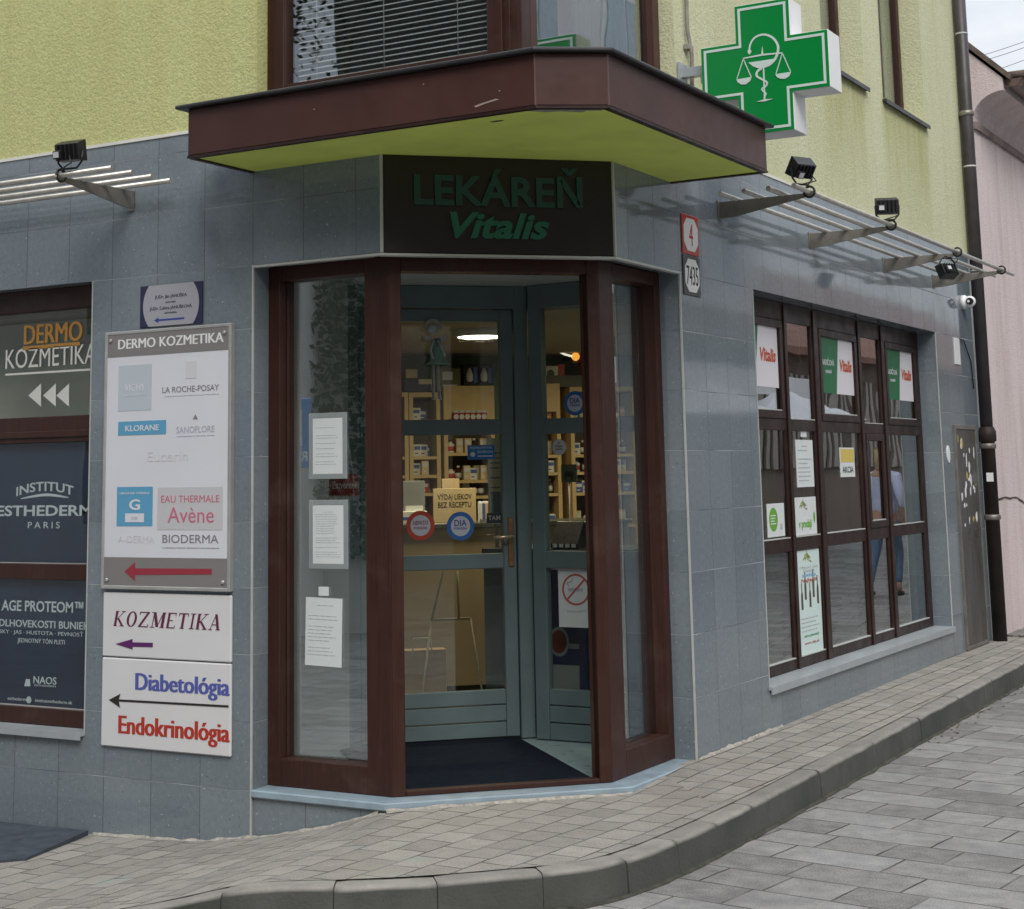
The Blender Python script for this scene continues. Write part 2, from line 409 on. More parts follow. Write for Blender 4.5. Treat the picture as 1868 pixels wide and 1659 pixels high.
M['vceil'] = simple('grey_ceiling_paint', (.45, .47, .47, 1), .8, 0, .05, 2)
M['floor_in'] = simple('teal_floor_tile', (.30, .40, .40, 1), .3, 0, .1, 3)
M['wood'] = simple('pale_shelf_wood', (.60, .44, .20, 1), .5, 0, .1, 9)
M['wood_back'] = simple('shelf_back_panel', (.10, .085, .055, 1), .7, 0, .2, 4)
M['counter'] = simple('beige_counter_front', (.36, .285, .18, 1), .5, 0, .08, 3)
M['paper'] = simple('white_paper', (.64, .68, .68, 1), .8, 0, .03, 9)
M['ink'] = flat('grey_ink', (.40, .43, .44, 1))
M['white'] = simple('white_paint', (.78, .78, .79, 1), .4, 0, .03, 4)
M['board'] = simple('white_sign_board', (.66, .67, .72, 1), .38, 0, .025, 2)
M['grey_board'] = flat('grey_board', (.205, .195, .19, 1), .5)
M['easel'] = simple('easel_reflection_tone', (.34, .30, .23, 1), .6, 0, .1, 9)
M['silver'] = simple('silver_frame', (.48, .48, .46, 1), .35, .5, .1, 8)

def wall_thing(name, label, cat, pl, off, s, z, group=None):
    return thing(name, label, cat, world(pl, s, z, off), RZ[pl], group)

# ------------------------------------------------------------------ ground
def road_z(x, y):
    z = -.17+(.03*(min(max(y, 9), 20)-9))
    if y < 4: z -= min(.32, .11*max(0, .25-x))*min(1, (4-y)/3)
    return z
xs = [-600, -200, -60, -25, -14]+[-9+.5*k for k in range(43)]+[16, 25, 60, 200, 600]
ys = [-600, -200, -60, -30, -18]+[-12+.5*k for k in range(73)]+[30, 45, 70, 200, 600]
road = MB()
me = bpy.data.meshes.new('road'); vs = [(x, y, road_z(x, y)) for y in ys for x in xs]; nx = len(xs)
fs = [(j*nx+i, j*nx+i+1, (j+1)*nx+i+1, (j+1)*nx+i) for j in range(len(ys)-1) for i in range(nx-1)]
me.from_pydata(vs, [], fs); me.update(); uv = me.uv_layers.new(name='UVMap')
for lp in me.loops: uv.data[lp.index].uv = vs[lp.vertex_index][:2]
M['road'] = paver_mat('grey_road_slabs', .54, .285, [(.105, .104, .106, 1), (.355, .342, .322, 1), (.29, .318, .345, 1)], radians(7), .41, (.045, .042, .038, 1), .58, 3, .006, .42, True, (.12, .117, .118, 1))
me.materials.append(M['road']); struct(link('road', me))

KP = [(.45, 16, .2), (.56, 9, 0.), (.685, 2.0, -.018), (.70, 1.0, -.02), (.695, .25, -.02), (.665, -.3, -.02), (.57, -.68, -.02), (.33, -.95, -.022), (.06, -1.2, -.025), (-.23, -1.39, -.03), (-.57, -1.56, -.045), (-1.0, -1.70, -.14), (-1.6, -1.84, -.25), (-2.4, -1.95, -.33), (-8, -2.4, -.42)]
IP = [(-.02, 16, .22), (-.02, 9, .02), (-.03, 2.3, 0.), (-.03, 1.6, 0.), (-.03, .95, -.03), (-.1, .8, -.035), (-.3, .6, -.035), (-.5, .4, -.035), (-.75, .15, -.035), (-.95, .02, -.05), (-1.3, .02, -.155), (-1.65, .02, -.225), (-2.1, .02, -.29), (-2.9, .02, -.325), (-8, .02, -.42)]
def cr(P, k, t):
    p = [Vector(P[max(0, min(len(P)-1, k+d))]) for d in (-1, 0, 1, 2)]
    if k in (0, 1, 2) or k == len(P)-2 or (k == 2 and False): return p[1].lerp(p[2], t)
    return .5*((2*p[1])+(p[2]-p[0])*t+(2*p[0]-5*p[1]+4*p[2]-p[3])*t*t+(3*p[1]-p[0]-3*p[2]+p[3])*t**3)
kerb_pts = []; in_pts = []
for k in range(len(KP)-1):
    n = 16 if k in (0, 1, len(KP)-2) else 5
    for q in range(n):
        kerb_pts.append(cr(KP, k, q/n)); in_pts.append(Vector(IP[k]).lerp(Vector(IP[k+1]), q/n))
kerb_pts.append(Vector(KP[-1])); in_pts.append(Vector(IP[-1]))
def kn(i):
    t = kerb_pts[min(i+1, len(kerb_pts)-1)]-kerb_pts[max(i-1, 0)]; t.z = 0; t.normalize()
    return Vector((-t.y, t.x, 0))                     # towards the road when walking from far B to A
NV = 8
pv = MB(); rows = []
for i, (a, b) in enumerate(zip(in_pts, kerb_pts)):
    b2 = b-kn(i)*.11; b2.z = b.z+.0035
    rows.append([a.lerp(b2, v/NV)+Vector((0, 0, .006*noise.noise(Vector((a.x*2+v*.9, a.y*2, .3)))*(0 < v < NV))) for v in range(NV+1)])
def strip(rows, name, mat):
    me = bpy.data.meshes.new(name); n = len(rows[0]); vs = [tuple(p) for r in rows for p in r]
    me.from_pydata(vs, [], [(i*n+j, i*n+j+1, (i+1)*n+j+1, (i+1)*n+j) for i in range(len(rows)-1) for j in range(n-1)]); me.update()
    uv = me.uv_layers.new(name='UVMap')
    for lp in me.loops: uv.data[lp.index].uv = vs[lp.vertex_index][:2]
    me.polygons.foreach_set('use_smooth', [True]*len(me.polygons)); me.materials.append(mat)
    return struct(link(name, me))
cut = min(range(len(in_pts)), key=lambda i: (in_pts[i]-Vector((-.03, 1.35, 0))).length)
PC = [(.20, .188, .168, 1), (.385, .362, .322, 1)]
M['pave_b'] = paver_mat('street_pavers', .20, .135, PC, radians(90)+.02, .42, (.075, .068, .056, 1), 1., 2, .0065, .3, False, (.27, .24, .20, 1))
M['pave_c'] = paver_mat('corner_pavers', .20, .165, PC, radians(90)+.06, .35, (.10, .093, .078, 1), 1., 2, .0055, .3, True, (.27, .25, .21, 1))
strip(rows[:cut+1], 'pavement', M['pave_b']); strip(rows[cut:], 'pavement', M['pave_c'])
# kerb stones: rounded upper edge, joints every 0.75 m
kg = G('kerb_concrete'); kv = kg.coord('Object')
kc = kg.ramp(kg.noise(kv, 5, 6, .65), .3, .7, (.20, .19, .17, 1), (.33, .31, .28, 1))
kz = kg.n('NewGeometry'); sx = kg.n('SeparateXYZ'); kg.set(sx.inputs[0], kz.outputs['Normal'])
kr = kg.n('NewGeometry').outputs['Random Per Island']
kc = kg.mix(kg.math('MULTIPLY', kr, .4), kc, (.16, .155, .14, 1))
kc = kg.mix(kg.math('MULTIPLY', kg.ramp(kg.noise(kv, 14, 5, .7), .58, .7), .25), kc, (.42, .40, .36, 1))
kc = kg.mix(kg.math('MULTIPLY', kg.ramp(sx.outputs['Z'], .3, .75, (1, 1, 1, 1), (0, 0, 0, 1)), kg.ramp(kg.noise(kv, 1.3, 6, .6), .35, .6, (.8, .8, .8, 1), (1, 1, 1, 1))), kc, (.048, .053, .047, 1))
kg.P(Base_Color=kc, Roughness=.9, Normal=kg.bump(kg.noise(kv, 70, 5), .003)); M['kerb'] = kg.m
kb = MB(); dist = 0.; prof = [(-.14, 0.), (-.03, 0.), (-.012, -.006), (-.003, -.02), (.012, -.30)]
def kprof(i, sh=0.):
    b = kerb_pts[i]; n = kn(i); return [b+n*(u-(sh if u > -.1 else 0))+Vector((0, 0, v-(sh*.6 if v > -.1 else 0))) for u, v in prof]
acc = 0.; last = 0; start = 0
fine = []
for i in range(len(kerb_pts)-1):
    m = max(1, int((kerb_pts[i+1]-kerb_pts[i]).length/.05))
    for q in range(m): fine.append((i, q/m))
fine.append((len(kerb_pts)-2, 1.))
def kp(i, t, sh): return [a.lerp(b, t) for a, b in zip(kprof(i, sh), kprof(i+1, sh))]
cs = [kerb_pts[i].lerp(kerb_pts[i+1], t) for i, t in fine]
stones = []; cur_ = [0]; acc = .35; rk = random.Random(9)
for j in range(1, len(fine)):
    acc += (cs[j]-cs[j-1]).length; cur_.append(j)
    if acc > (.40 if -1.6 < cs[j].y < .45 and cs[j].x > -.75 else 1.0):
        stones.append(cur_); cur_ = [j]; acc = 0.
stones.append(cur_)
for st in stones:
    rise = rk.uniform(-.004, .003); out = rk.uniform(-.004, .004)
    base = len(kb.v); n_ = len(st)
    for a_, j in enumerate(st):
        i, t = fine[j]; row = kp(i, t, 0.); e = (a_ == 0)-(a_ == n_-1)
        if e and n_ > 1:
            d = (cs[st[1]]-cs[st[0]] if e > 0 else cs[st[-2]]-cs[st[-1]]).normalized()*.0016; row = [p+d for p in row]
        if a_ in (0, n_-1):
            nn = kn(i); row = [p-nn*(.003 if q > 1 else 0)-Vector((0, 0, .003 if q < 4 else 0)) for q, p in enumerate(row)]
        nn = kn(i); kb.v += [tuple(p+nn*out+Vector((0, 0, rise))+Vector((0, 0, .004*noise.noise(p*6)))+nn*(.005*noise.noise(p*7+Vector((5, 1, 2)))+.004*noise.noise(p*23))) for p in row]
    w_ = len(prof)
    for a_ in range(n_-1):
        for q in range(w_-1): kb.f.append((base+a_*w_+q, base+a_*w_+q+1, base+(a_+1)*w_+q+1, base+(a_+1)*w_+q)); kb.sm.append(q in (1, 2))
    kb.f.append(tuple(base+q for q in range(w_))); kb.sm.append(False); kb.f.append(tuple(base+(n_-1)*w_+q for q in range(w_))); kb.sm.append(False)
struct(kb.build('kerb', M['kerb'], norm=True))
gm_ = MB(); rm = random.Random(21); prev = None
for k, (i, t) in enumerate(fine):
    n_ = kn(i); b = kerb_pts[i].lerp(kerb_pts[i+1], t)+n_*.006; w_ = .014+.03*max(0, noise.noise(b*3.1))+.012*noise.noise(b*11)
    if w_ < .004: w_ = .004
    a_ = (b.x, b.y, road_z(b.x, b.y)+.012); c_ = b+n_*w_; c_ = (c_.x, c_.y, road_z(c_.x, c_.y)+.0025)
    if prev: gm_.face([prev[0], prev[1], c_, a_])
    prev = (a_, c_)
o = gm_.build('kerb_moss', simple('dark_moss', (.05, .05, .036, 1), .95, 0, .5, 14, .004, 90), norm=False); o['kind'] = 'stuff'
# leaf litter along the kerb foot
lf = MB(); rr = random.Random(3)
for k in range(70):
    i = rr.randrange(14, 30); b = kerb_pts[i].lerp(kerb_pts[i+1], rr.random())+kn(i)*(.02+abs(rr.gauss(0, .05)))
    a = rr.random()*6.3; l = .008+.014*rr.random(); z = road_z(b.x, b.y)+.003
    d = Vector((cos(a), sin(a), 0))*l; e = Vector((-sin(a), cos(a), 0))*l*.5
    lf.face([Vector((b.x, b.y, z))-d, Vector((b.x, b.y, z))+e+Vector((0, 0, .006)), Vector((b.x, b.y, z+.002))+d, Vector((b.x, b.y, z))-e+Vector((0, 0, .004))])
o = lf.build('leaf_litter', simple('dry_leaf', (.12, .07, .035, 1), .9, 0, .4, 30), norm=False); o['kind'] = 'stuff'

def smear(path, seed):
    r_ = random.Random(seed); m = MB(); w0 = .02; rows_ = []
    for (x0, y0, z0), (x1, y1, z1), nx_, ny_ in path:
        n = max(2, int(math.hypot(x1-x0, y1-y0)/.025))
        for q in range(n+1):
            t = q/n; w_ = max(.004, .020+.034*noise.noise(Vector((x0+(x1-x0)*t, y0+(y1-y0)*t, seed))*7)+r_.uniform(-.003, .003))
            x, y, z = x0+(x1-x0)*t, y0+(y1-y0)*t, z0+(z1-z0)*t
            rows_.append(((x, y, z+.010+.014*noise.noise(Vector((x, y, seed))*11)), (x+nx_*w_*.5, y+ny_*w_*.5, z+.005), (x+nx_*w_, y+ny_*w_, z-.004)))
        for a_, b_ in zip(rows_[-n-1:], rows_[-n:]):
            for k in (0, 1): m.face([a_[k], a_[k+1], b_[k+1], b_[k]])
    o = m.build('mortar_smear', simple('pale_mortar', (.36, .335, .295, 1), .95, 0, .35, 30, .003, 80), norm=False); o['kind'] = 'stuff'
smear([((-2.85, -.001, -.322), (-2.1, -.001, -.292), 0, -1), ((-2.1, -.001, -.292), (-1.65, -.001, -.227), 0, -1), ((-1.65, -.001, -.227), (-1.3, -.001, -.157), 0, -1), ((-1.3, -.001, -.157), (-.95, -.001, -.052), 0, -1)], 3.)
smear([((.002, 1.77, -.001), (.002, 3.1, .003), 1, 0)], 5.)
smear([((-.9, -.018, -.036), (.012, .892, -.034), .7, -.7)], 8.)

# ------------------------------------------------------------------ the pharmacy building
bld = thing('pharmacy_building', 'yellow-green rendered corner building with blue-grey tiled ground floor and brown canopy', 'building')
TA = -(-1.754) % .3425; TB = -(1.76) % .3425; TZ = -(2.75) % .345
HZ, TZ1, SZ = 2.75, 3.54, 3.276
a = MB()                                             # left facade
a.box(-9, -2.93, 0, .32, 2.75, TZ1).box(-9, -2.93, 0, .32, -.8, .195).box(-9, -5.5, 0, .32, .195, 2.75).box(-2.93, -1.75, 0, .32, -.8, TZ1)
a.box(-1.75, -.9, 0, .125, HZ, TZ1-.01).box(-1.75, -.93, .012, .3, -.8, -.04)
a.build('tile_cladding', M['tile'], bld, uvo=(TA, TZ))
b = MB()                                             # right facade
b.box(-.125, 0, .9, 1.76, HZ, TZ1-.01).box(-.32, 0, 1.76, 2.92, -.5, TZ1).box(-.32, 0, 2.92, 7.24, 2.75, TZ1).box(-.32, 0, 2.92, 7.24, -.5, .24).box(-.32, 0, 7.24, 8.55, -.5, TZ1)
b.build('tile_cladding', M['tile'], bld, uvo=(TB, TZ))
t = MB()                                             # pale trims
t.box(-9, -1.78, -.008, .004, TZ1, TZ1+.018)
parts(t, 'edge_trim', M['white_trim'], bld)
t = MB(); t.box(-.004, .008, 1.70, 8.55, TZ1, TZ1+.018); parts(t, 'edge_trim', M['white_trim'], bld)
t = MB()
t.box(-1.757, -1.749, -.005, .006, -.28, HZ).box(-1.757, -.905, -.006, .03, HZ-.014, HZ-.002)
t.box(-.006, .005, 1.755, 1.763, -.03, HZ).box(-.03, .006, .905, 1.763, HZ-.014, HZ-.002)
t.box(-.912, -.898, -.007, .004, HZ, SZ-.004).box(-.004, .007, .898, .912, HZ, SZ-.004)
t.box(-2.934, -2.928, -.004, .004, .2, 2.752).box(-.004, .004, 2.918, 2.924, .26, 2.752).box(-.004, .004, 7.237, 7.243, .26, 2.752)
parts(t, 'edge_trim', M['trim'], bld)
t = MB().prism([(-.905, -.008), (.008, .905), (-.03, .943), (-.943, .03)], HZ-.016, HZ-.003, 'z'); parts(t, 'edge_trim', M['trim'], bld)
# upper floor render
u = MB()
u.box(-9, -1.74, .006, .35, TZ1+.02, 7.4).box(-1.74, -.1, .006, .35, 5.4, 7.4)
u.build('plaster_wall', M['plaster_l'], bld)
u = MB()
ZS, ZT = 4.62, 6.4
WB = [(4.58, 5.6), (6.09, 7.36)]
u.box(-.35, -.006, 1.82, WB[0][0], TZ1+.02, 7.4).box(-.35, -.006, WB[0][1], WB[1][0], TZ1+.02, 7.4).box(-.35, -.006, WB[1][1], 8.62, TZ1+.02, 7.4)
for y0, y1 in WB: u.box(-.35, -.006, y0, y1, TZ1+.02, ZS).box(-.35, -.006, y0, y1, ZT, 7.4)
u.box(-.35, -.1, .356, 1.82, 5.4, 7.4)
u.build('plaster_wall', M['plaster_r'], bld)
u = MB(); u.box(-.02, .002, 8.60, 8.632, TZ1, 7.4); parts(u, 'edge_trim', M['trim'], bld)
MB().box(-9, -.36, .36, 8.5, 7.2, 7.4).build('roof', M['cap'], bld)
parts(MB().box(-9, -.36, 8.5, 8.7, -.5, 7.2).box(-.36, -.03, 8.64, 8.9, -.5, 5.), 'end_wall', M['inner_wall'], bld)
# upper right windows
for (y0, y1) in WB:
    f = MB(); f.box(y0, y1, 0, .07, ZS, ZS+.07).box(y0, y1, 0, .07, ZT-.07, ZT).box(y0, y0+.08, 0, .07, ZS+.07, ZT-.07).box(y1-.08, y1, 0, .07, ZS+.07, ZT-.07).box((y0+y1)/2-.05, (y0+y1)/2+.05, 0, .07, ZS+.07, ZT-.07)
    wn = f.build('window', M['brown_wood'], bld, org('B', .19), RZ['B'], .004)
    for c0, c1 in ((y0+.08, (y0+y1)/2-.05), ((y0+y1)/2+.05, y1-.08)):
        MB().box(c0, c1, .03, .036, ZS+.07, ZT-.07).build('pane', M['glass'], wn)
    MB().box(y0, y1, .3, .31, ZS, ZT).build('blind', simple('grey_blind', (.2, .2, .19, 1), .8), wn)
    MB().box(y0-.02, y1+.03, -.215, 0, ZS-.035, ZS-.015).box(y0-.02, y1+.03, -.22, -.215, ZS-.05, ZS-.015).build('sill', M['cap'], wn)
# corner window above the canopy
CZ0, CZ1 = 3.60, 5.4
f = MB()
f.box(-1.74, -1.61, 0, .09, CZ0, CZ1).box(-1.61, -.30, 0, .09, CZ0, CZ0+.16).box(-1.61, -.30, 0, .09, CZ1-.1, CZ1).box(-.30, -.17, 0, .09, CZ0, CZ1).box(-.17, -.1, .001, .09, CZ0, CZ1)
f.box(-1.70, -1.61, -.015, .0, CZ0+.04, CZ1-.03).box(-1.61, -.30, -.015, .0, CZ0+.05, CZ0+.16).box(-.30, -.21, -.015, 0, CZ0+.04, CZ1-.03)
cw = f.build('window', M['brown_wood'], bld, org('A', .1), 0, .004)
MB().box(-1.61, -.30, .03, .036, CZ0+.16, CZ1-.1).build('pane', M['glass'], cw)
parts(MB().box(-1.5, -1.44, -.035, -.014, CZ0+.03, CZ0+.05).box(-.62, -.54, -.035, -.014, CZ0+.03, CZ0+.05), 'drain_cap', M['cap'], cw)
f = MB()
f.box(.195, .27, 0, .09, CZ0, CZ1).box(.27, 1.70, 0, .09, CZ0, CZ0+.12).box(.27, 1.70, 0, .09, CZ1-.1, CZ1).box(1.70, 1.82, 0, .09, CZ0, CZ1).box(1.70, 1.77, -.015, 0, CZ0+.04, CZ1)
cw = f.build('window', M['brown'], bld, org('B', .1), RZ['B'], .004)
MB().box(.27, 1.70, .03, .036, CZ0+.12, CZ1-.1).build('pane', M['glass_b'], cw)
MB().box(-1.74, -.1, .1, .6, CZ0-.07, CZ0).box(-.6, -.1, .6, 1.82, CZ0-.07, CZ0).build('sill', M['cap'], bld)
# room behind the corner window
parts(MB().box(-3.5, -.2, 3.2, 3.3, 3.3, 5.6).box(-3.5, -3.4, .36, 3.2, 3.3, 5.6).box(-3.4, -.36, .36, 3.2, 3.45, 3.5).box(-3.4, -.36, .36, 3.2, 5.45, 5.5), 'room_wall', simple('upper_room_wall', (.3, .3, .32, 1), .8), bld)
# canopy
cp = [(-1.77, .05), (-1.77, -.53), (.31, -.53), (.59, -.335), (.59, 1.70), (-.09, 1.70), (-.09, .05)]
cn = MB().prism(cp, SZ, 3.525, 'z').build('canopy', M['brown'], bld, bevel=.004)
cc = [(-1.83, .05), (-1.83, -.57), (.325, -.57), (.63, -.352), (.63, 1.745), (-.08, 1.745), (-.08, .05)]
cm = MB().prism(cc, 3.526, 3.546, 'z')
for p, q in zip(cc[1:5], cc[2:5]): pass
cm.build('canopy_cap', M['cap'], cn, bevel=.006)
lp = MB()                                            # folded lower edge of the metal fascia
for (x0, y0), (x1, y1) in zip(cp[1:4], cp[2:5]):
    d = Vector((x1-x0, y1-y0, 0)).normalized(); n = Vector((d.y, -d.x, 0))
    q = [(x0+n.x*.004, y0+n.y*.004), (x1+n.x*.004, y1+n.y*.004), (x1-n.x*.03, y1-n.y*.03), (x0-n.x*.03, y0-n.y*.03)]
    lp.prism(q, SZ-.014, SZ-.001, 'z')
lp.box(-1.775, -1.745, -.5, .0, SZ-.014, SZ-.001).box(0, .56, 1.675, 1.705, SZ-.014, SZ-.001)
lp.build('drip_edge', M['brown_dark'], cn)
MB().prism([(-1.745, .0), (-1.745, -.5), (.30, -.5), (.56, -.318), (.56, 1.675), (.0, 1.675), (0, .9), (-.9, 0)], SZ-.006, SZ-.002, 'z').build('soffit', M['soffit'], cn)
sm = MB()
for (x, y, rz_) in ((.31, -.53, 0), (.59, -.335, 0)): sm.box(x-.003, x+.003, y-.003, y+.003, SZ, 3.52)
parts(sm, 'seam', simple('worn_metal_seam', (.15, .09, .08, 1), .5), cn)
fl = MB()                                            # flaked render under the canopy corner
fl.prism([(.24, -.485), (.30, -.495), (.45, -.39), (.545, -.32), (.53, -.29), (.47, -.33), (.44, -.31), (.36, -.39), (.30, -.41)], SZ-.0095, SZ-.0065, 'z')
fl.build('bare_patch', simple('bare_grey_render', (.26, .24, .21, 1), .9, 0, .3, 30, .003, 60), cn)
sc_ = MB().prism([(-.02, 3.315), (.03, 3.325), (.10, 3.335), (.12, 3.33), (.04, 3.318), (-.01, 3.308)], -.5312, -.5302)
for x_, z_ in ((-.95, 3.42), (-.3, 3.46), (.12, 3.37)): sc_.prism(oval(x_, z_, .005, .003, 8), -.5312, -.5302)
parts(sc_, 'scratch', simple('bare_scratch', (.33, .25, .22, 1), .6), cn)
MB().prism([(-.03, -.37), (.02, -.375), (.045, -.36), (.02, -.35), (-.02, -.352)], SZ-.0075, SZ-.0062, 'z').build('hole', flat('dark_hole', (.03, .025, .02, 1)), cn)
# sign strip body behind the fascia sign and entrance lintel
MB().prism([(-.9, .014), (-.014, .9), (-.2, 1.09), (-1.09, .2)], HZ, SZ-.003, 'z').build('lintel', M['brown_dark'], bld)
# threshold slab
MB().prism([(-1.75, -.012), (-.905, -.012), (.012, .905), (.012, 1.76), (-.3, 1.76), (-.3, 1.0), (-1.0, .3), (-1.75, .3)], -.04, -.001, 'z').build('threshold', M['slab'], bld, bevel=.006)

# ------------------------------------------------------------------ entrance bay
X0, X1 = -1.749, -.954
f = MB()
f.box(X0, -1.67, 0, .12, 0, HZ-.002).box(-1.11, X1-.002, 0, .12, 0, HZ-.002).box(-1.67, -1.11, 0, .12, 0, .14).box(-1.67, -1.11, 0, .12, 2.67, HZ-.002)
f.box(-1.67, -1.66, .06, .12, .14, 2.67)
ef = f.build('entrance_frame', M['brown_wood'], bld, org('A', .13), 0, .004)
MB().box(-1.66, -1.11, .08, .086, .14, 2.67).build('pane', M['glass_bay'], ef)
f = MB()
f.box(.956, 1.13, 0, .12, 0, HZ-.002).box(1.69, 1.759, 0, .12, 0, HZ-.002).box(1.13, 1.69, 0, .12, 0, .14).box(1.13, 1.69, 0, .12, 2.67, HZ-.002)
ef = f.build('entrance_frame', M['brown_wood'], bld, org('B', .13), RZ['B'], .004)
MB().box(1.13, 1.69, .08, .086, .14, 2.67).build('pane', M['glass_bay'], ef)
f = MB()
f.box(-.582, -.515, 0, .11, 0, HZ-.003).box(.515, .582, 0, .11, 0, HZ-.003).box(-.515, .515, 0, .11, 2.67, HZ-.003).box(-.515, .515, 0, .06, 0, .025)
f.build('entrance_frame', M['brown_wood'], bld, org('C', .13), RZ['C'], .004)
# vestibule shell
dn = 1.69
P = lambda t, n: ((org('C', n)+Vector((t/S2, t/S2, 0))).x, (org('C', n)+Vector((t/S2, t/S2, 0))).y)
MB().prism([(-1.74, .26), (-1.0, .26), (-.26, 1.0), (-.26, 1.75), (-.26, 2.15), (-1.2, 2.15), (-2.15, 1.2), (-2.15, .26)], -.03, -.006, 'z').build('vestibule_floor', M['floor_in'], bld)
MB().prism([(-1.74, .26), (-1.0, .26), (-.26, 1.0), (-.26, 1.75), (-.26, 2.15), (-1.2, 2.15), (-2.15, 1.2), (-2.15, .26)], 2.78, 2.82, 'z').build('vestibule_ceiling', M['vceil'], bld)
MB().box(-2.10, -2.02, .33, 1.28, -.005, 2.78).build('vestibule_wall', M['inner_wall'], bld)
# inner door wall (parallel to the corner) : frame, leaf, panes
f = MB()
f.box(-.55, -.46, 0, .1, 0, 2.778).box(.535, .625, 0, .1, 0, 2.778).box(-.46, .535, .0, .1, 2.635, 2.778)
idf = f.build('door_frame', M['teal'], bld, org('C', dn), RZ['C'], .004)
f = MB(); l0, l1 = -.455, .53; gl0, gl1 = -.37, .447
f.box(l0, gl0, .02, .075, .012, 2.63).box(gl1, l1, .02, .075, .012, 2.63).box(gl0, gl1, .02, .075, 2.555, 2.63)
f.box(gl0, gl1, .02, .075, 1.845, 1.94).box(gl0, gl1, .02, .075, 1.022, 1.112)
for z0, z1 in ((.012, .10), (.106, .2), (.206, .293)): f.box(gl0, gl1, .027, .07, z0, z1)
idr = f.build('inner_door', M['teal'], bld, org('C', dn), RZ['C'], .004)
for z0, z1 in ((.293, 1.022), (1.112, 1.845), (1.94, 2.555)): MB().box(gl0, gl1, .045, .051, z0, z1).build('pane', M['glass_in'], idr)
h = MB(); h.box(.475, .51, .008, .02, 1.03, 1.33)
M['brass'] = simple('worn_brass', (.30, .17, .08, 1), .4, .6, .2, 20)
h.build('handle_plate', M['brass'], idr, bevel=.003)
MB().tube([(.49, .012, 1.215), (.49, -.04, 1.215), (.475, -.05, 1.215), (.365, -.05, 1.212)], .011, 10).build('handle', simple('pale_brass', (.55, .45, .3, 1), .3, .7), idr)
# glazed side screen (parallel to facade A)
f = MB(); s0, s1 = -1.175, -.27; g0, g1 = -1.085, -.36
f.box(s0, g0, 0, .07, 0, 2.778).box(g1, s1, 0, .07, 0, 2.778).box(g0, g1, 0, .07, 2.63, 2.778).box(g0, g1, 0, .07, 1.84, 1.935).box(g0, g1, 0, .07, 1.02, 1.125)
for z0, z1 in ((.0, .098), (.104, .2), (.206, .3)): f.box(g0, g1, .008, .06, z0, z1)
scr = f.build('side_screen', M['teal'], bld, org('A', 2.04), 0, .004)
for z0, z1 in ((.3, 1.02), (1.125, 1.84), (1.935, 2.63)): MB().box(g0, g1, .03, .036, z0, z1).build('pane', M['glass_in'], scr)
# shop interior shell
parts(MB().box(-8.8, -.33, 2.16, 8.4, -.03, -.008).box(-8.8, -2.16, .36, 2.16, -.03, -.008), 'shop_floor', simple('shop_floor_tile', (.25, .24, .2, 1), .35, 0, .1, 3), bld)
parts(MB().box(-8.8, -.33, 2.14, 8.4, 2.62, 2.9).box(-8.8, -2.16, .36, 2.14, 2.62, 2.9), 'shop_ceiling', M['ceil'], bld)
parts(MB().box(-8.9, -8.8, .36, 8.4, -.01, 2.86).box(-8.8, -.33, 8.36, 8.42, -.01, 2.6), 'shop_wall', M['shop_wall'], bld)
parts(MB().box(-2.9, -2.16, .40, .46, -.01, 2.84), 'shop_wall', M['inner_wall'], bld)

# ------------------------------------------------------------------ shop window, left facade
f = MB(); zr = [(.21, .307), (1.033, 1.126), (1.831, 1.985), (2.62, 2.75)]
for z0, z1 in zr: f.box(-5.5, -2.93, 0, .08, z0, z1)
f.box(-5.5, -5.4, 0, .08, .307, 2.62).box(-3.0, -2.93, 0, .08, .307, 1.033).box(-3.0, -2.93, 0, .08, 1.126, 1.831).box(-3.0, -2.93, 0, .08, 1.985, 2.62).box(-4.3, -4.2, 0, .08, .307, 1.033).box(-4.3, -4.2, 0, .08, 1.126, 1.831).box(-4.3, -4.2, 0, .08, 1.985, 2.62)
f.box(-5.5, -2.93, -.012, 0, 1.86, 1.9)
wa = f.build('window', M['brown_wood'], bld, org('A', .12), 0, .004)
for z0, z1 in ((.307, 1.033), (1.126, 1.831), (1.985, 2.62)):
    for c0, c1 in ((-5.4, -4.3), (-4.2, -3.0)): MB().box(c0, c1, .03, .036, z0, z1).build('pane', M['glass_low'], wa)
MB().box(-5.5, -2.932, -.15, 0, .195, .21).box(-5.5, -2.932, -.155, -.15, .175, .21).build('sill', M['sill'], wa)
parts(MB().box(-4.2, -3.0, .028, .03, 1.112, 1.13).box(-4.2, -3.0, .022, .03, .29, .312), 'glazing_bead', M['trim'], wa)
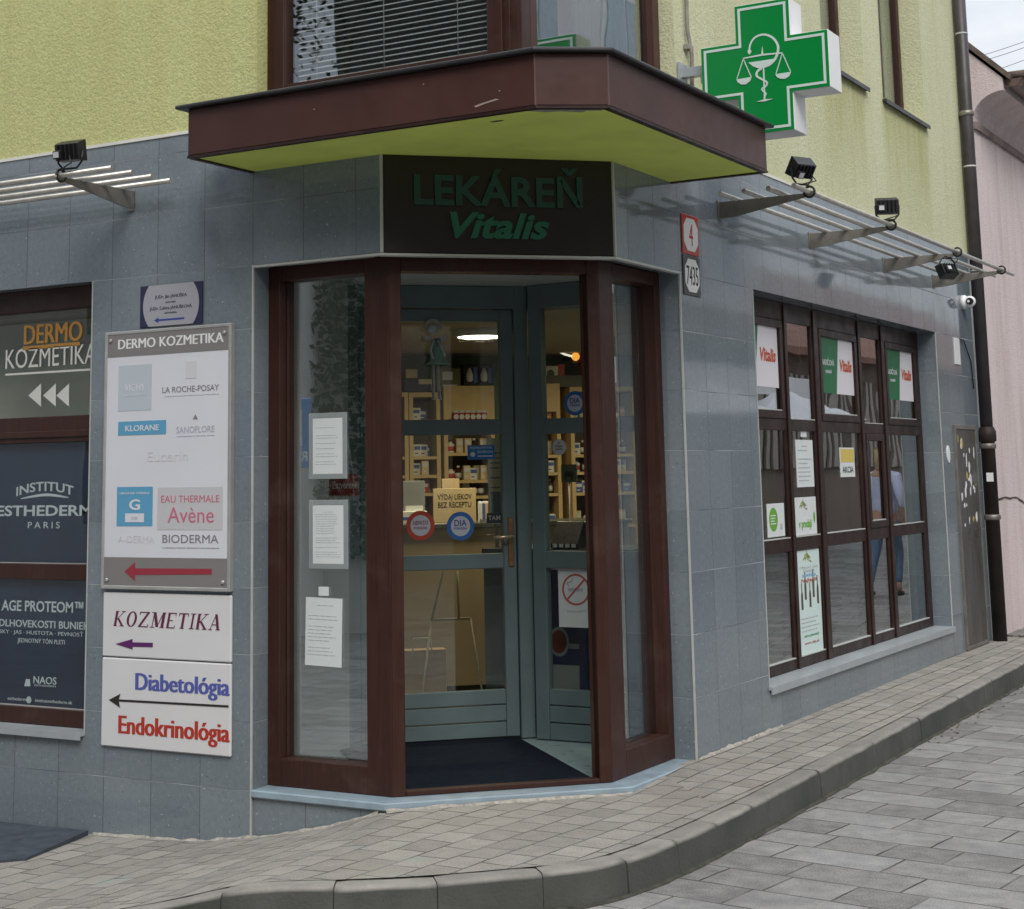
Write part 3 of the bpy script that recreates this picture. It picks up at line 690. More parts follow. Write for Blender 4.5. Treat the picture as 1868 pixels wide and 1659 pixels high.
# shop window, right facade: five bays, three rows
f = MB(); cols = [(2.92, 3.85), (3.97, 4.46), (4.62, 5.5), (5.63, 6.1), (6.25, 7.12)]
rowz = [(.33, 1.04), (1.13, 1.86), (1.94, 2.62)]
for z0, z1 in ((.258, .33), (1.04, 1.13), (1.86, 1.94), (2.62, 2.75)): f.box(2.92, 7.24, 0, .09, z0, z1)
for (z0, z1) in rowz:
    for k in range(4): f.box(cols[k][1], cols[k+1][0], 0, .09, z0, z1)
    f.box(7.12, 7.24, 0, .09, z0, z1)
for k in range(4): f.box(cols[k][1]+.035, cols[k+1][0]-.035, -.012, 0, .258, 2.74)     # mullion covers
wb = f.build('window', M['brown_dark'], bld, org('B', .16), RZ['B'], .004)
for k, (c0, c1) in enumerate(cols):
    for r, (z0, z1) in enumerate(rowz):
        sash = (r == 2 and k in (0, 2, 4)) or (r == 1 and k == 3)
        if sash:
            q = MB(); d = .055
            q.box(c0, c1, -.008, .012, z0, z0+d).box(c0, c1, -.008, .012, z1-d, z1).box(c0, c0+d, -.008, .012, z0+d, z1-d).box(c1-d, c1, -.008, .012, z0+d, z1-d)
            q.build('sash', M['brown_dark'], wb, bevel=.004)
        MB().box(c0, c1, .014, .020, z0, z1).build('pane', M['glass_b'], wb)
        parts(MB().box(c0+(.055 if sash else 0), c1-(.055 if sash else 0), -.004, .0135, z0+(.055 if sash else 0), z0+(.062 if sash else .007)), 'glazing_bead', M['trim'], wb)
MB().box(2.915, 7.245, -.175, 0, .240, .258).box(2.915, 7.245, -.185, -.175, .215, .258).build('sill', M['sill'], wb)

# ------------------------------------------------------------------ fascia sign over the door
t = wall_thing('shop_sign', 'dark brown fascia sign with green lettering under the canopy', 'sign', 'C', 0, 0, HZ+.002)
MB().box(-.63, .63, -.002, .012, .0, SZ-HZ-.008).build('panel', simple('dark_sign_panel', (.017, .012, .012, 1), .32, 0, .1, 4), t, bevel=.002)
z0 = HZ+.002
lt = MB(); T(lt, 'LEKÁREŇ', -.005, 3.01-z0, .150, .93, -.003, bold=.024, thick=.012); lt.build('lettering', simple('dark_green_letters', (.009, .060, .044, 1), .45), t)
lt = MB(); T(lt, 'Vitalis', -.005, 2.838-z0, .127, .545, -.003, shear=.28, bold=.03, thick=.012); lt.build('lettering', simple('green_letters', (.012, .125, .075, 1), .4), t)

# ------------------------------------------------------------------ green cross
cxs, czs = .563, 3.905; aw, al = .169, .391
t = thing('pharmacy_cross_sign', 'green and white pharmacy cross sign projecting above the canopy end', 'sign', (cxs, 1.9, czs))
def cross(w_, l_): return [(-w_, -l_), (w_, -l_), (w_, -w_), (l_, -w_), (l_, w_), (w_, w_), (w_, l_), (-w_, l_), (-w_, w_), (-l_, w_), (-l_, -w_), (-w_, -w_)]
def crossbars(m, w_, l_, y0, y1): m.box(-w_, w_, y0, y1, -l_, l_); m.box(-l_, -w_, y0, y1, -w_, w_); m.box(w_, l_, y0, y1, -w_, w_); return m
crossbars(MB(), aw, al, -.1, .1).build('casing', M['white'], t, bevel=.003)
gm = flat('green_acrylic', (.0, .235, .045, 1), .3)
crossbars(MB(), aw-.004, al-.004, -.106, -.1005).build('face', gm, t)
crossbars(MB(), aw-.004, al-.004, .1005, .106).build('face', gm, t)
wm = flat('pale_acrylic', (.62, .72, .68, 1), .35)
o_, i_ = cross(aw-.021, al-.021), cross(aw-.036, al-.036)
br = MB()
for k in range(12): br.prism([o_[k], o_[(k+1) % 12], i_[(k+1) % 12], i_[k]], -.1085, -.1065)
br.build('border', wm, t)
def E(X, Y):
    s, z = W(1220+X/4.88, Y/4.88, 'A', 1.8); return (s-cxs, z-czs)
em = MB(); D0, D1 = -.1085, -.1065; k1 = 1/4.88/378
def cur(pts, n=6):
    out = []
    for k in range(len(pts)-1):
        for q in range(n):
            p = [Vector(pts[max(0, min(len(pts)-1, k+d))]+(0,)) for d in (-1, 0, 1, 2)]; tt = q/n
            v = .5*((2*p[1])+(p[2]-p[0])*tt+(2*p[0]-5*p[1]+4*p[2]-p[3])*tt*tt+(3*p[1]-p[0]-3*p[2]+p[3])*tt**3); out.append((v.x, v.y))
    return out+[pts[-1]]
c1 = cur([E(*p) for p in [(722, 460), (730, 400), (772, 338), (850, 312), (925, 338), (972, 400), (975, 465), (950, 530), (920, 560)]])
em.stroke(c1, [.010+.006*k/len(c1) for k in range(len(c1))], D0, D1)
em.prism([E(*p) for p in [(705, 455), (718, 442), (735, 450), (740, 465), (724, 492), (710, 478)]], D0-.0002, D1)
em.prism([E(*p) for p in [(665, 520), (838, 484), (1015, 470), (1015, 481), (838, 500), (668, 530)]], D0-.0004, D1)
em.prism([E(*p) for p in [(836, 415), (846, 488), (828, 490)]], D0-.0006, D1)
em.prism([E(*p) for p in [(713, 562), (955, 526), (940, 560), (905, 590), (860, 608), (800, 612), (752, 594)]], D0-.0008, D1)
em.stroke([E(848, 608), E(858, 890)], .0085, D0-.001, D1)
em.prism([E(*p) for p in [(783, 912), (858, 888), (936, 884), (860, 906)]], D0-.0012, D1)
c2 = cur([E(*p) for p in [(832, 612), (795, 640), (787, 680), (830, 708), (878, 738), (868, 772), (836, 792), (842, 815), (870, 835), (862, 862), (850, 880)]])
em.stroke(c2, [.014-.009*k/len(c2) for k in range(len(c2))], D0-.0014, D1)
for pp in ([(668, 530), (612, 706)], [(668, 530), (738, 690)], [(1015, 478), (960, 660)], [(1015, 478), (1088, 642)]): em.stroke([E(*p) for p in pp], .005, D0-.0016, D1)
em.prism([E(*p) for p in [(606, 712), (742, 690), (728, 728), (690, 756), (650, 757), (620, 738)]], D0-.0018, D1)
em.prism([E(*p) for p in [(953, 666), (1093, 644), (1078, 682), (1042, 706), (1000, 706), (968, 692)]], D0-.0018, D1)
em.build('emblem', wm, t)
bk = MB(); bk.box(-cxs+.0, -al, -.03, .03, .03, .085).box(-cxs+.0, -cxs+.012, -.06, .06, -.0, .12).box(-cxs+.0, -al, -.03, .03, -.16, -.11).box(-cxs+.13, -al, -.02, .02, -.02, .03)
parts(bk, 'bracket', simple('galvanised_steel', (.5, .53, .55, 1), .35, .6), t)
c = MB().tube([(.012, 1.98, 5.6), (.015, 1.99, 4.7), (.02, 1.97, 4.25), (.03, 2.0, 4.1), (.03, 1.98, 3.8), (.015, 1.99, 3.6)], .013, 8)
c.box(0, .03, 1.95, 2.03, 4.13, 4.16)
tag(c.build('wall_conduit', simple('grey_conduit', (.24, .22, .19, 1), .7, 0, .3, 12)), 'thin grey cable conduit running up the render beside the green cross', 'cable')

# ------------------------------------------------------------------ house number plates
def plate(name, lab, z0, z1, rim, txt, tcol, hcap, wd, bold=0.):
    y0, y1 = 1.802, 2.055
    t = wall_thing(name, lab, 'sign', 'B', 0, (y0+y1)/2, z0)
    hw, hh = (y1-y0)/2, z1-z0
    MB().box(-hw, hw, -.008, -.0005, 0, hh).build('plate', rim, t, bevel=.004)
    m = .022; c = .05
    MB().prism([(-hw+m+c, m), (hw-m-c, m), (hw-m, m+c), (hw-m, hh-m-c), (hw-m-c, hh-m), (-hw+m+c, hh-m), (-hw+m, hh-m-c), (-hw+m, m+c)], -.010, -.0081).build('field', simple('white_enamel', (.72, .72, .70, 1), .3, 0, .05, 8), t)
    lt = MB(); T(lt, txt, 0, (hh-hcap)/2, hcap, wd, -.0101, bold=bold); lt.build('lettering', tcol, t)
plate('house_number_plate', 'red-rimmed white house number plate 4 on the tiled corner pier', 2.865, 3.105, simple('red_enamel', (.42, .035, .02, 1), .35), '4', flat('red_paint', (.45, .02, .015, 1)), .13, .055)
plate('house_number_plate', 'black-rimmed white house number plate 7435 below the red-rimmed one', 2.62, 2.86, simple('dark_enamel', (.05, .045, .045, 1), .4), '7435', flat('black_paint', (.012, .012, .012, 1)), .11, .17)

# ------------------------------------------------------------------ signs on the left pier
navy = flat('navy_print', (.02, .022, .065, 1), .4)
t = wall_thing('direction_sign', 'small navy and white direction sign with blue arrow above the tall sign', 'sign', 'A', 0, -2.33, 2.455)
MB().box(-.228, .228, -.008, -.0005, 0, .235).build('plate', navy, t)
ov = [(x, z) for x, z in oval(0, .118, .205, .19, 48)]
ov = [(x, max(.001, min(.234, z))) for x, z in ov]
MB().prism(ov, -.0095, -.0081).build('field', simple('grey_plate_print', (.36, .36, .40, 1), .4, 0, .04, 4), t)
lt = MB(); T(lt, 'JUDr. Ján JANUŠKA', .0, .158, .017, .235, -.0096, bold=.01); T(lt, 'advokát', 0, .128, .012, .075, -.0096)
T(lt, 'JUDr. Ľubica JANUŠKOVÁ', .0, .093, .017, .31, -.0096, bold=.01); T(lt, 'advokátka', 0, .068, .012, .09, -.0096)
lt.build('lettering', flat('dark_print', (.03, .03, .045, 1)), t)
MB().prism([(-.12, .035), (-.09, .05), (-.09, .040), (.10, .040), (.10, .030), (-.09, .030), (-.09, .02)], -.0108, -.0096).build('arrow', flat('blue_print', (.03, .05, .28, 1)), t)

t = wall_thing('advertising_board', 'tall white cosmetics board with grey bands and red arrow in a silver frame', 'sign', 'A', 0, -2.336, 1.004)
hw, H = .455, 1.436
MB().box(-hw, hw, -.03, -.0005, 0, H).build('board', M['board'], t)
f = MB(); f.box(-hw-.006, -hw+.014, -.036, 0, 0, H).box(hw-.014, hw+.006, -.036, 0, 0, H).box(-hw+.014, hw-.014, -.036, 0, 0, .02).box(-hw+.014, hw-.014, -.036, 0, H-.018, H)
f.build('frame', M['silver'], t, bevel=.003)
def pa(px, py, o=t): s, z = W(px, py, 'A', -.03); return s+2.336, z-1.004
zb = pa(310, 1018)[1]; zt = pa(310, 645)[1]
parts(MB().box(-hw+.014, hw-.014, -.0325, -.0305, .02, zb).box(-hw+.014, hw-.014, -.0325, -.0305, zt, H-.018), 'grey_band', M['grey_board'], t)
sc = MB()
for x in (-hw+.04, hw-.04):
    for z in (.05, H-.05): sc.lathe([(.011, -.033), (.011, -.040), (.006, -.043)], (x, 0, z), 'y', 10)
parts(sc, 'screw', M['silver'], t)
def pbox(m, x0, y0, x1, y1, d0, d1):
    a0, z0 = pa(x0, y0); a1, z1 = pa(x1, y1); m.box(a0, a1, d0, d1, z1, z0); return (a0+a1)/2, (z0+z1)/2, a1-a0, z0-z1
Y = -.0306
lt = MB(); x, z, w_, h_ = pbox(MB(), 217, 612, 408, 636, 0, 0); T(lt, 'DERMO KOZMETIKA', x, pa(312, 631)[1], pa(312, 613.5)[1]-pa(312, 631)[1], w_, -.0326, dbl=.002); lt.build('lettering', M['white'], t)
pale = flat('pale_blue_print', (.47, .53, .58, 1)); m = MB(); pbox(m, 217, 668, 276, 748, Y-.0012, Y); parts(m, 'logo_block', pale, t)
blue = flat('sky_blue_print', (.10, .33, .52, 1)); m = MB(); pbox(m, 216, 770, 303, 792, Y-.0012, Y); pbox(m, 214, 889, 278, 960, Y-.0012, Y); parts(m, 'logo_block', blue, t)
m = MB(); x, z, w_, h_ = pbox(m, 288, 890, 406, 967, Y-.0012, Y); parts(m, 'logo_block', flat('pale_grey_print', (.52, .52, .54, 1)), t)
lt = MB()
def pt_(s, x0, y0, x1, y1, d=Y, **k):
    xc, yc = (x0+x1)/2, (y0+y1)/2; hp = (y1-y0)-abs((yc-896)/(xc+3900))*(x1-x0)
    za, zb = pa(xc, yc+hp/2)[1], pa(xc, yc-hp/2)[1]; T(lt, s, pa(xc, yc)[0], za, zb-za, pa(x1, yc)[0]-pa(x0, yc)[0], d, **k)
pt_('VICHY', 228, 700, 265, 714, Y-.0013); pt_('LABORATOIRES', 226, 720, 266, 724, Y-.0013); pt_('KLORANE', 229, 775, 290, 787, Y-.0013, bold=.01); pt_('G', 236, 912, 256, 930, Y-.0013, bold=.02); pt_('URIAGE EAU THERMALE', 219, 898, 273, 902, Y-.0013)
lt.build('lettering', M['board'], t); m = MB(); pbox(m, 229, 937, 263, 953, Y-.0025, Y-.0013); m.build('logo_block', M['board'], t)
lt = MB(); pt_('LA ROCHE-POSAY', 296, 702, 399, 717); pt_('BIODERMA', 296, 975, 398, 992); pt_('LABORATOIRE DERMATOLOGIQUE', 296, 998, 399, 1002)
a0, z0 = pa(352, 765); a1, z1 = pa(361, 765); zt_ = pa(356, 756)[1]; m = MB().prism([(a0, z0), (a1, z1), ((a0+a1)/2, zt_)], Y-.0012, Y).build('logo_mark', flat('grey_mark', (.20, .20, .22, 1)), t)
lt.build('lettering', flat('grey_print', (.20, .20, .22, 1)), t)
lt = MB(); pt_('LABORATOIRE DERMATOLOGIQUE', 300, 720, 399, 723); pt_('SANOFLORE', 322, 777, 391, 790); pt_('LABORATOIRE BIO', 322, 794, 391, 797); pt_('SVR', 240, 943, 252, 949, Y-.0026); lt.build('lettering', flat('faint_blue_print', (.40, .43, .50, 1)), t)
lt = MB(); pt_('Eucerin', 269, 823, 343, 842); pt_('A-DERMA', 215, 977, 282, 991); m = MB(); pbox(m, 339, 660, 358, 690, Y-.0012, Y); m.build('logo_block', flat('faint_grey_mark', (.60, .60, .65, 1)), t); lt.build('lettering', flat('faint_grey_print', (.60, .60, .65, 1)), t)
lt = MB(); pt_('EAU THERMALE', 294, 904, 400, 917, Y-.0013); pt_('Avène', 306, 925, 390, 954, Y-.0013); lt.build('lettering', flat('rose_print', (.52, .14, .22, 1)), t)
A_ = lambda px, py: pa(px, py)
MB().prism([A_(228, 1043), A_(247, 1026), A_(247, 1037), A_(387, 1038), A_(387, 1048), A_(247, 1049), A_(247, 1060)], -.0345, -.0326).build('arrow', flat('red_print', (.30, .025, .045, 1)), t)

# serif capitals, drawn with thick and thin strokes
SERIF = {'K': [('v', .14), ('d', (.22, .42), (.80, .95), .06), ('d', (.34, .52), (.84, .04), .21), ('s', 0, .34, 0), ('s', 0, .34, 1), ('s', .58, 1., 0), ('s', .58, .98, 1)],
         'O': [('o',)], 'Z': [('h', 0, .05, .95, .06), ('h', 1, .05, .95, .06), ('d', (.14, .03), (.86, .97), .22), ('t', .05, 1, -1), ('t', .95, 0, 1)],
         'M': [('d', (.15, 0), (.17, 1), .05), ('d', (.20, 1), (.5, .05), .2), ('d', (.5, .05), (.82, 1), .05), ('d', (.86, 0), (.86, 1), .19), ('s', 0, .3, 0), ('s', .7, 1, 0), ('s', .0, .25, 1), ('s', .8, 1, 1)],
         'E': [('v', .18), ('h', 0, .05, .9, .06), ('h', 1, .05, .9, .06), ('h', .5, .2, .65, .05), ('t', .9, 1, -1), ('t', .92, 0, 1)],
         'T': [('d', (.5, 0), (.5, 1), .22), ('h', 1, .04, .96, .06), ('s', .3, .7, 0), ('t', .06, 1, -1), ('t', .94, 1, -1)],
         'I': [('d', (.5, 0), (.5, 1), .34), ('s', .0, 1, 0), ('s', 0, 1, 1)],
         'A': [('d', (.12, 0), (.5, 1), .05), ('d', (.86, 0), (.5, 1), .22), ('h', .33, .24, .7, .05), ('s', 0, .3, 0), ('s', .66, 1.04, 0)]}
def serif(mb, word, x0, x1, z0, h, y, shear):
    wds = {'I': .42, 'M': 1.2, 'T': .85, 'E': .78}; tot = sum(wds.get(c, .9) for c in word)+.16*(len(word)-1); k = (x1-x0)/tot; x = 0.
    n = 0
    for c in word:
        w_ = wds.get(c, .9)
        def pp(u, v): return (x0+(x+u*w_)*k+shear*v*h, z0+v*h)
        def st(a, b, t_):
            nonlocal n
            n += 1; p, q = pp(*a), pp(*b); hwd = t_*w_*k/2; mb.prism([(p[0]-hwd, p[1]), (p[0]+hwd, p[1]), (q[0]+hwd, q[1]), (q[0]-hwd, q[1])], y-.0012-.00001*n, y)
        def hz(v, u0, u1, t_):
            nonlocal n
            n += 1; v0 = max(0, min(1-t_, v-t_/2)); mb.prism([pp(u0, v0), pp(u1, v0), pp(u1, v0+t_), pp(u0, v0+t_)], y-.0012-.00001*n, y)
        for s in SERIF[c]:
            if s[0] == 'v': st((s[1], 0), (s[1], 1), .22)
            elif s[0] == 'd': st(s[1], s[2], s[3])
            elif s[0] == 'h': hz(s[1], s[2], s[3], s[4])
            elif s[0] == 's': hz(s[3], s[1], s[2], .045)
            elif s[0] == 't': st((s[1], s[2]), (s[1], s[2]+s[3]*.2), .06)
            elif s[0] == 'o':
                for q in range(24):
                    a, b = 2*pi*q/24, 2*pi*(q+1)/24; n += 1
                    mb.prism([pp(.5+.48*cos(a), .5+.51*sin(a)), pp(.5+.48*cos(b), .5+.51*sin(b)), pp(.5+.27*cos(b), .5+.45*sin(b)), pp(.5+.27*cos(a), .5+.45*sin(a))], y-.0012-.00001*n, y)
        x += w_+.16
    return mb
def small_board(name, lab, z0, z1):
    t = wall_thing(name, lab, 'sign', 'A', 0, -2.334, z0)
    MB().box(-.457, .457, -.02, -.0005, 0, z1-z0).build('board', simple('white_metal_sign', (.66, .66, .67, 1), .35, 0, .03, 3), t, bevel=.006)
    return t
t = small_board('direction_sign', 'white sign with purple KOZMETIKA lettering and short purple arrow', .637, .985)
q = lambda px, py: (W(px, py, 'A', -.02)[0]+2.334, W(px, py, 'A', -.02)[1]-.637)
pur = flat('purple_print', (.095, .012, .11, 1))
(xa, za), (xb, zb_) = q(207, 1146), q(403, 1146)
serif(MB(), 'KOZMETIKA', xa, xb-.01, (za+zb_)/2, .082, -.0205, .22).build('lettering', flat('plum_print', (.12, .012, .055, 1)), t)
MB().prism([q(211, 1175), q(242, 1166), q(242, 1172), q(279, 1173), q(279, 1181), q(242, 1180), q(242, 1185)], -.0222, -.0205).build('arrow', pur, t)
t = small_board('direction_sign', 'white sign reading Diabetológia in blue and Endokrinológia in red with black arrow', .155, .630)
q = lambda px, py: (W(px, py, 'A', -.02)[0]+2.334, W(px, py, 'A', -.02)[1]-.155)
def tt(s, x0, y0, x1, y1, mat):
    xc = (x0+x1)/2; (xa, _), (xb, _) = q(x0, y1), q(x1, y1); za, zb_ = q(xc, y1)[1], q(xc, y0)[1]; lt = MB(); T(lt, s, (xa+xb)/2, za, zb_-za, xb-xa, -.0205, dbl=.0055); lt.build('lettering', mat, t)
tt('Diabetológia', 248, 1233, 418, 1264, flat('blue_lettering', (.08, .10, .36, 1)))
tt('Endokrinológia', 217, 1313, 418, 1346, flat('red_lettering', (.42, .03, .015, 1)))
MB().prism([q(199, 1277), q(220, 1266), q(217, 1276), q(417, 1287), q(417, 1291), q(217, 1280), q(219, 1291)], -.0222, -.0205).build('arrow', flat('black_lettering', (.02, .016, .014, 1)), t)

# ------------------------------------------------------------------ lettering and posters in the left shop window
t = wall_thing('window_lettering', 'orange and white DERMO KOZMETIKA film lettering with three white arrows on glass', 'window film', 'A', .146, -3.6, 1.99)
def q(px, py): s, z = W(px, py, 'A', .146); return s+3.6, z-1.99
org_m = flat('orange_film', (.42, .20, .035, 1)); wf = flat('white_film', (.62, .62, .58, 1))
lt = MB(); (xa, za), (xb, zb_) = q(44, 632), q(150, 594); T(lt, 'DERMO', (xa+xb)/2, za+.01, .115, xb-xa, 0, dbl=.004); lt.stroke([q(42, 636), q(146, 627)], .022, -.0012, 0); lt.build('lettering', org_m, t)
lt = MB(); (xa, za), (xb, zb_) = q(10, 674), q(175, 662); T(lt, 'KOZMETIKA', (xa+xb)/2, (za+zb_)/2, .115, xb-xa, 0); lt.stroke([q(10, 684), q(172, 674)], .012, -.0012, 0)
lt.build('lettering', wf, t)
for x in (52, 79, 103): MB().prism([q(x, 722), q(x+23, 700), q(x+23, 742)], -.0012, 0).build('arrow', wf, t)
MB().box(-4.6, -2.95, .5, .52, 1.9, 2.6).build('shop_partition', simple('pale_partition', (.50, .48, .40, 1), .8, 0, .05, 2), bld)
navy2 = simple('navy_poster', (.028, .037, .075, 1), .5, 0, .35, 1.2)
t = wall_thing('window_poster', 'navy poster in the left window reading INSTITUT ESTHEDERM PARIS', 'poster', 'A', .162, -3.55, 1.13)
def q(px, py, z_=1.13): s, z = W(px, py, 'A', .162); return s+3.55, z-z_
MB().box(-.64, .56, 0, .004, 0, .70).build('sheet', navy2, t)
wl = flat('white_print', (.68, .70, .74, 1))
lt = MB()
def ft(s, x0, x1, yb, hpx, z_, **k):
    (xa, za), (xb, zb_) = q(x0, yb, z_), q(x1, yb, z_); T(lt, s, (xa+xb)/2, (za+zb_)/2, hpx/325, xb-xa, -.0005, **k)
ft('INSTITUT', 30, 134, 905, 17, 1.13, bold=.012, arc=.03)
ft('ESTHEDERM', -6, 168, 941, 19, 1.13, bold=.02); ft('PARIS', 51, 109, 964, 12, 1.13, space=1.5)
pts = [q(38, 910), q(84, 903), q(125, 908)]; pts = cur([(a, b) for a, b in pts]); lt.stroke(pts, [.004+.012*sin(pi*k/(len(pts)-1)) for k in range(len(pts))], -.0017, -.0005)
lt.build('lettering', wl, t)
t = wall_thing('window_poster', 'navy poster in the left window reading AGE PROTEOM under the other navy poster', 'poster', 'A', .162, -3.55, .31)
MB().box(-.64, .56, 0, .004, 0, .72).build('sheet', navy2, t)
lt = MB()
ft('AGE PROTEOM™', 3, 152, 1116, 19, .31, bold=.014); ft('EXPERT V DLHOVEKOSTI BUNIEK', -70, 163, 1144, 13, .31, bold=.01)
ft('VRÁSKY · JAS · HUSTOTA · PEVNOSŤ', -20, 152, 1158, 7, .31); ft('JEDNOTNÝ TÓN PLETI', 32, 118, 1174, 8, .31)
ft('NAOS', 61, 103, 1248, 13, .31, bold=.01); ft('ESTHEDERM', 63, 102, 1253, 3, .31)
ft('esthederm.sk   institutesthederm.sk', 14, 132, 1281, 6, .31)
c_ = q(53, 1277, .31); lt.prism(oval(c_[0]+.0, c_[1], .02, .02, 14), -.0025, -.0017); lt.prism([(a-.055+.0, b) for a, b in [q(57, 1253, .31), q(60, 1240, .31), q(67, 1240, .31), q(68, 1253, .31)]], -.002, -.0005)
lt.build('lettering', wl, t)

# ------------------------------------------------------------------ notices in the left entrance pane
def sheet(pl, off, x0, y0, x1, y1, name, lab, frame=False, mat=None, n=12, tilt=0., cat='notice', seed=1):
    s0, za = W(x0, y1, pl, off); s1, zb = W(x1, y0, pl, off)
    t = wall_thing(name, lab, cat, pl, off, (s0+s1)/2, za); hw, H = (s1-s0)/2, zb-za
    if tilt: t.rotation_euler = (0, tilt, RZ[pl])
    m = .028 if frame else 0
    if frame:
        f = MB().box(-hw, -hw+m, 0, .008, 0, H).box(hw-m, hw, 0, .008, 0, H).box(-hw+m, hw-m, 0, .008, 0, m).box(-hw+m, hw-m, 0, .008, H-m, H)
        f.build('frame', simple('grey_green_frame', (.26, .30, .30, 1), .4), t, bevel=.002)
    MB().box(-hw+m, hw-m, .001, .004, m, H-m).build('sheet', mat or M['paper'], t)
    if n: lines(MB(), -hw+m+.018, hw-m-.02, m+.03, H-m-.03, max(n, 16), .0009, .2, seed).build('print', M['ink'], t)
    return t, hw, H
OFF = .2005
sheet('A', OFF, 563, 752, 632, 875, 'notice', 'framed white notice, topmost on the left entrance pane', True, n=17, seed=1)
sheet('A', OFF, 563, 912, 634, 1038, 'notice', 'framed white notice, middle one on the left entrance pane', True, n=20, seed=2)
sheet('A', OFF, 556, 1092, 622, 1214, 'notice', 'unframed white sheet taped lowest on the left entrance pane', False, n=9, tilt=radians(1.2), seed=3)
sheet('A', OFF, 581, 1071, 599, 1087, 'note', 'tiny white note stuck above the unframed sheet', False, n=0, cat='note')
s0, z0 = W(600, 905, 'A', .42); s1, z1 = W(652, 865, 'A', .42)
t = wall_thing('door_sign', 'red hanging sign reading Zatvorené behind the left entrance pane', 'sign', 'A', .42, (s0+s1)/2, z0)
hw, H = (s1-s0)/2, z1-z0
MB().box(-hw, hw, 0, .004, 0, H).build('plate', flat('red_plastic', (.30, .014, .02, 1), .4), t)
lt = MB(); T(lt, 'Zatvorené', .01, H*.33, H*.34, hw*1.75, -.0005); lt.build('lettering', M['white'], t)
MB().tube([(hw*.75, -.002, -.03), (hw*.72, -.002, H), (.0, 0, H+.34), (-hw, 0, H)], .003, 6).build('cord', M['trim'], t)

# ------------------------------------------------------------------ stickers on the inner door
DO = dn+.043
def disc(pl, off, px, py, rpx, name, lab, ring, lines_, tcol, mid=None):
    s, z = W(px, py, pl, off); s2, _ = W(px+rpx, py, pl, off); r = (s2-s) if pl == 'C' else rpx/290
    t = wall_thing(name, lab, 'sticker', pl, off, s, z-r)
    MB().prism(oval(0, r, r, r), -.0015, 0).build('rim', ring, t)
    MB().prism(oval(0, r, r*.7, r*.7), -.0025, -.0016).build('centre', mid or flat('sticker_centre', (.55, .58, .66, 1)), t)
    lt = MB()
    for (s_, dz, h, w_) in lines_: T(lt, s_, 0, r+dz*r, h*r, w_*r, -.0026, bold=.015)
    lt.build('lettering', tcol, t)
rd = flat('red_sticker', (.48, .06, .035, 1)); bl = flat('blue_sticker', (.03, .14, .42, 1))
disc('C', DO, 767, 959, 26, 'sticker', 'round red and white sticker on the glass of the inner door', rd, [('HEPATO', .05, .26, 1.05), ('PORADŇA', -.25, .16, .95)], flat('dark_red_ink', (.25, .02, .04, 1)))
disc('C', DO, 840, 960, 25, 'sticker', 'round blue DIA sticker beside the red one on the inner door', bl, [('DIA', .0, .42, .9), ('PORADŇA', -.25, .16, .95)], flat('blue_ink', (.02, .06, .25, 1)))
disc('A', 2.068, 1049, 736, 22, 'sticker', 'round blue DIA sticker high on the side screen pane', bl, [('DIA', .0, .42, .9), ('PORADŇA', -.25, .16, .95)], flat('blue_ink', (.02, .06, .25, 1)))
disc('A', 2.068, 1020, 816, 14, 'sticker', 'small round grey sticker with dark lettering on the side screen', flat('grey_sticker', (.5, .52, .52, 1)), [('Dobrá', .0, .22, 1.), ('lekáreň', -.35, .2, .95), ('✓', .3, .4, .4)], flat('black_ink', (.02, .02, .02, 1)), flat('pale_sticker', (.5, .53, .54, 1)))
s0, z0 = W(853, 839, 'C', DO); s1, z1 = W(902, 812, 'C', DO)
t = wall_thing('sticker', 'blue rectangular pharmacy sticker on the middle pane of the inner door', 'sticker', 'C', DO, (s0+s1)/2, z0); hw, H = (s1-s0)/2, z1-z0
MB().box(-hw, hw, -.0015, 0, 0, H).build('sheet', flat('blue_film', (.02, .17, .42, 1)), t)
lt = MB(); T(lt, 'HOMEOPATIA', 0, H*.74, H*.15, hw*1.6, -.0016); T(lt, 'BOIRON', hw*.3, H*.45, H*.17, hw*1.1, -.0016); lt.box(-.25*hw, hw*.85, -.0025, -.0016, H*.2, H*.27); lt.prism(oval(-hw*.62, H*.36, H*.17, H*.17, 16), -.0025, -.0016); lt.build('lettering', wl, t)
s0, z0 = W(888, 955, 'C', DO); s1, z1 = W(915, 936, 'C', DO)
t = wall_thing('sticker', 'small black TAM sticker beside the door handle', 'sticker', 'C', DO, (s0+s1)/2, z0); hw, H = (s1-s0)/2, z1-z0
MB().box(-hw, hw, -.0015, 0, 0, H).build('sheet', flat('black_film', (.02, .025, .03, 1)), t)
lt = MB(); T(lt, 'TAM', 0, H*.3, H*.45, hw*1.6, -.0016, bold=.01); lt.build('lettering', M['silver'], t)
t, hw, H = sheet('A', 2.068, 1020, 1041, 1082, 1144, 'no_smoking_notice', 'white no smoking notice with red ring on the side screen', False, n=0)
R = hw*.78; zc = H*.66; m = MB()
for k in range(36):
    a, b_ = 2*pi*k/36, 2*pi*(k+1)/36; m.prism([(R*cos(a), zc+R*sin(a)), (R*cos(b_), zc+R*sin(b_)), (R*.87*cos(b_), zc+R*.87*sin(b_)), (R*.87*cos(a), zc+R*.87*sin(a))], -.0003, .0009)
m.stroke([(-R*.66, zc-R*.66), (R*.66, zc+R*.66)], R*.13, -.0005, .0009); m.build('ring', flat('faded_red', (.45, .12, .10, 1)), t)
m = MB().box(-R*.55, R*.3, -.0001, .0009, zc-R*.12, zc+R*.1).box(R*.34, R*.5, -.0001, .0009, zc-R*.12, zc+R*.1)
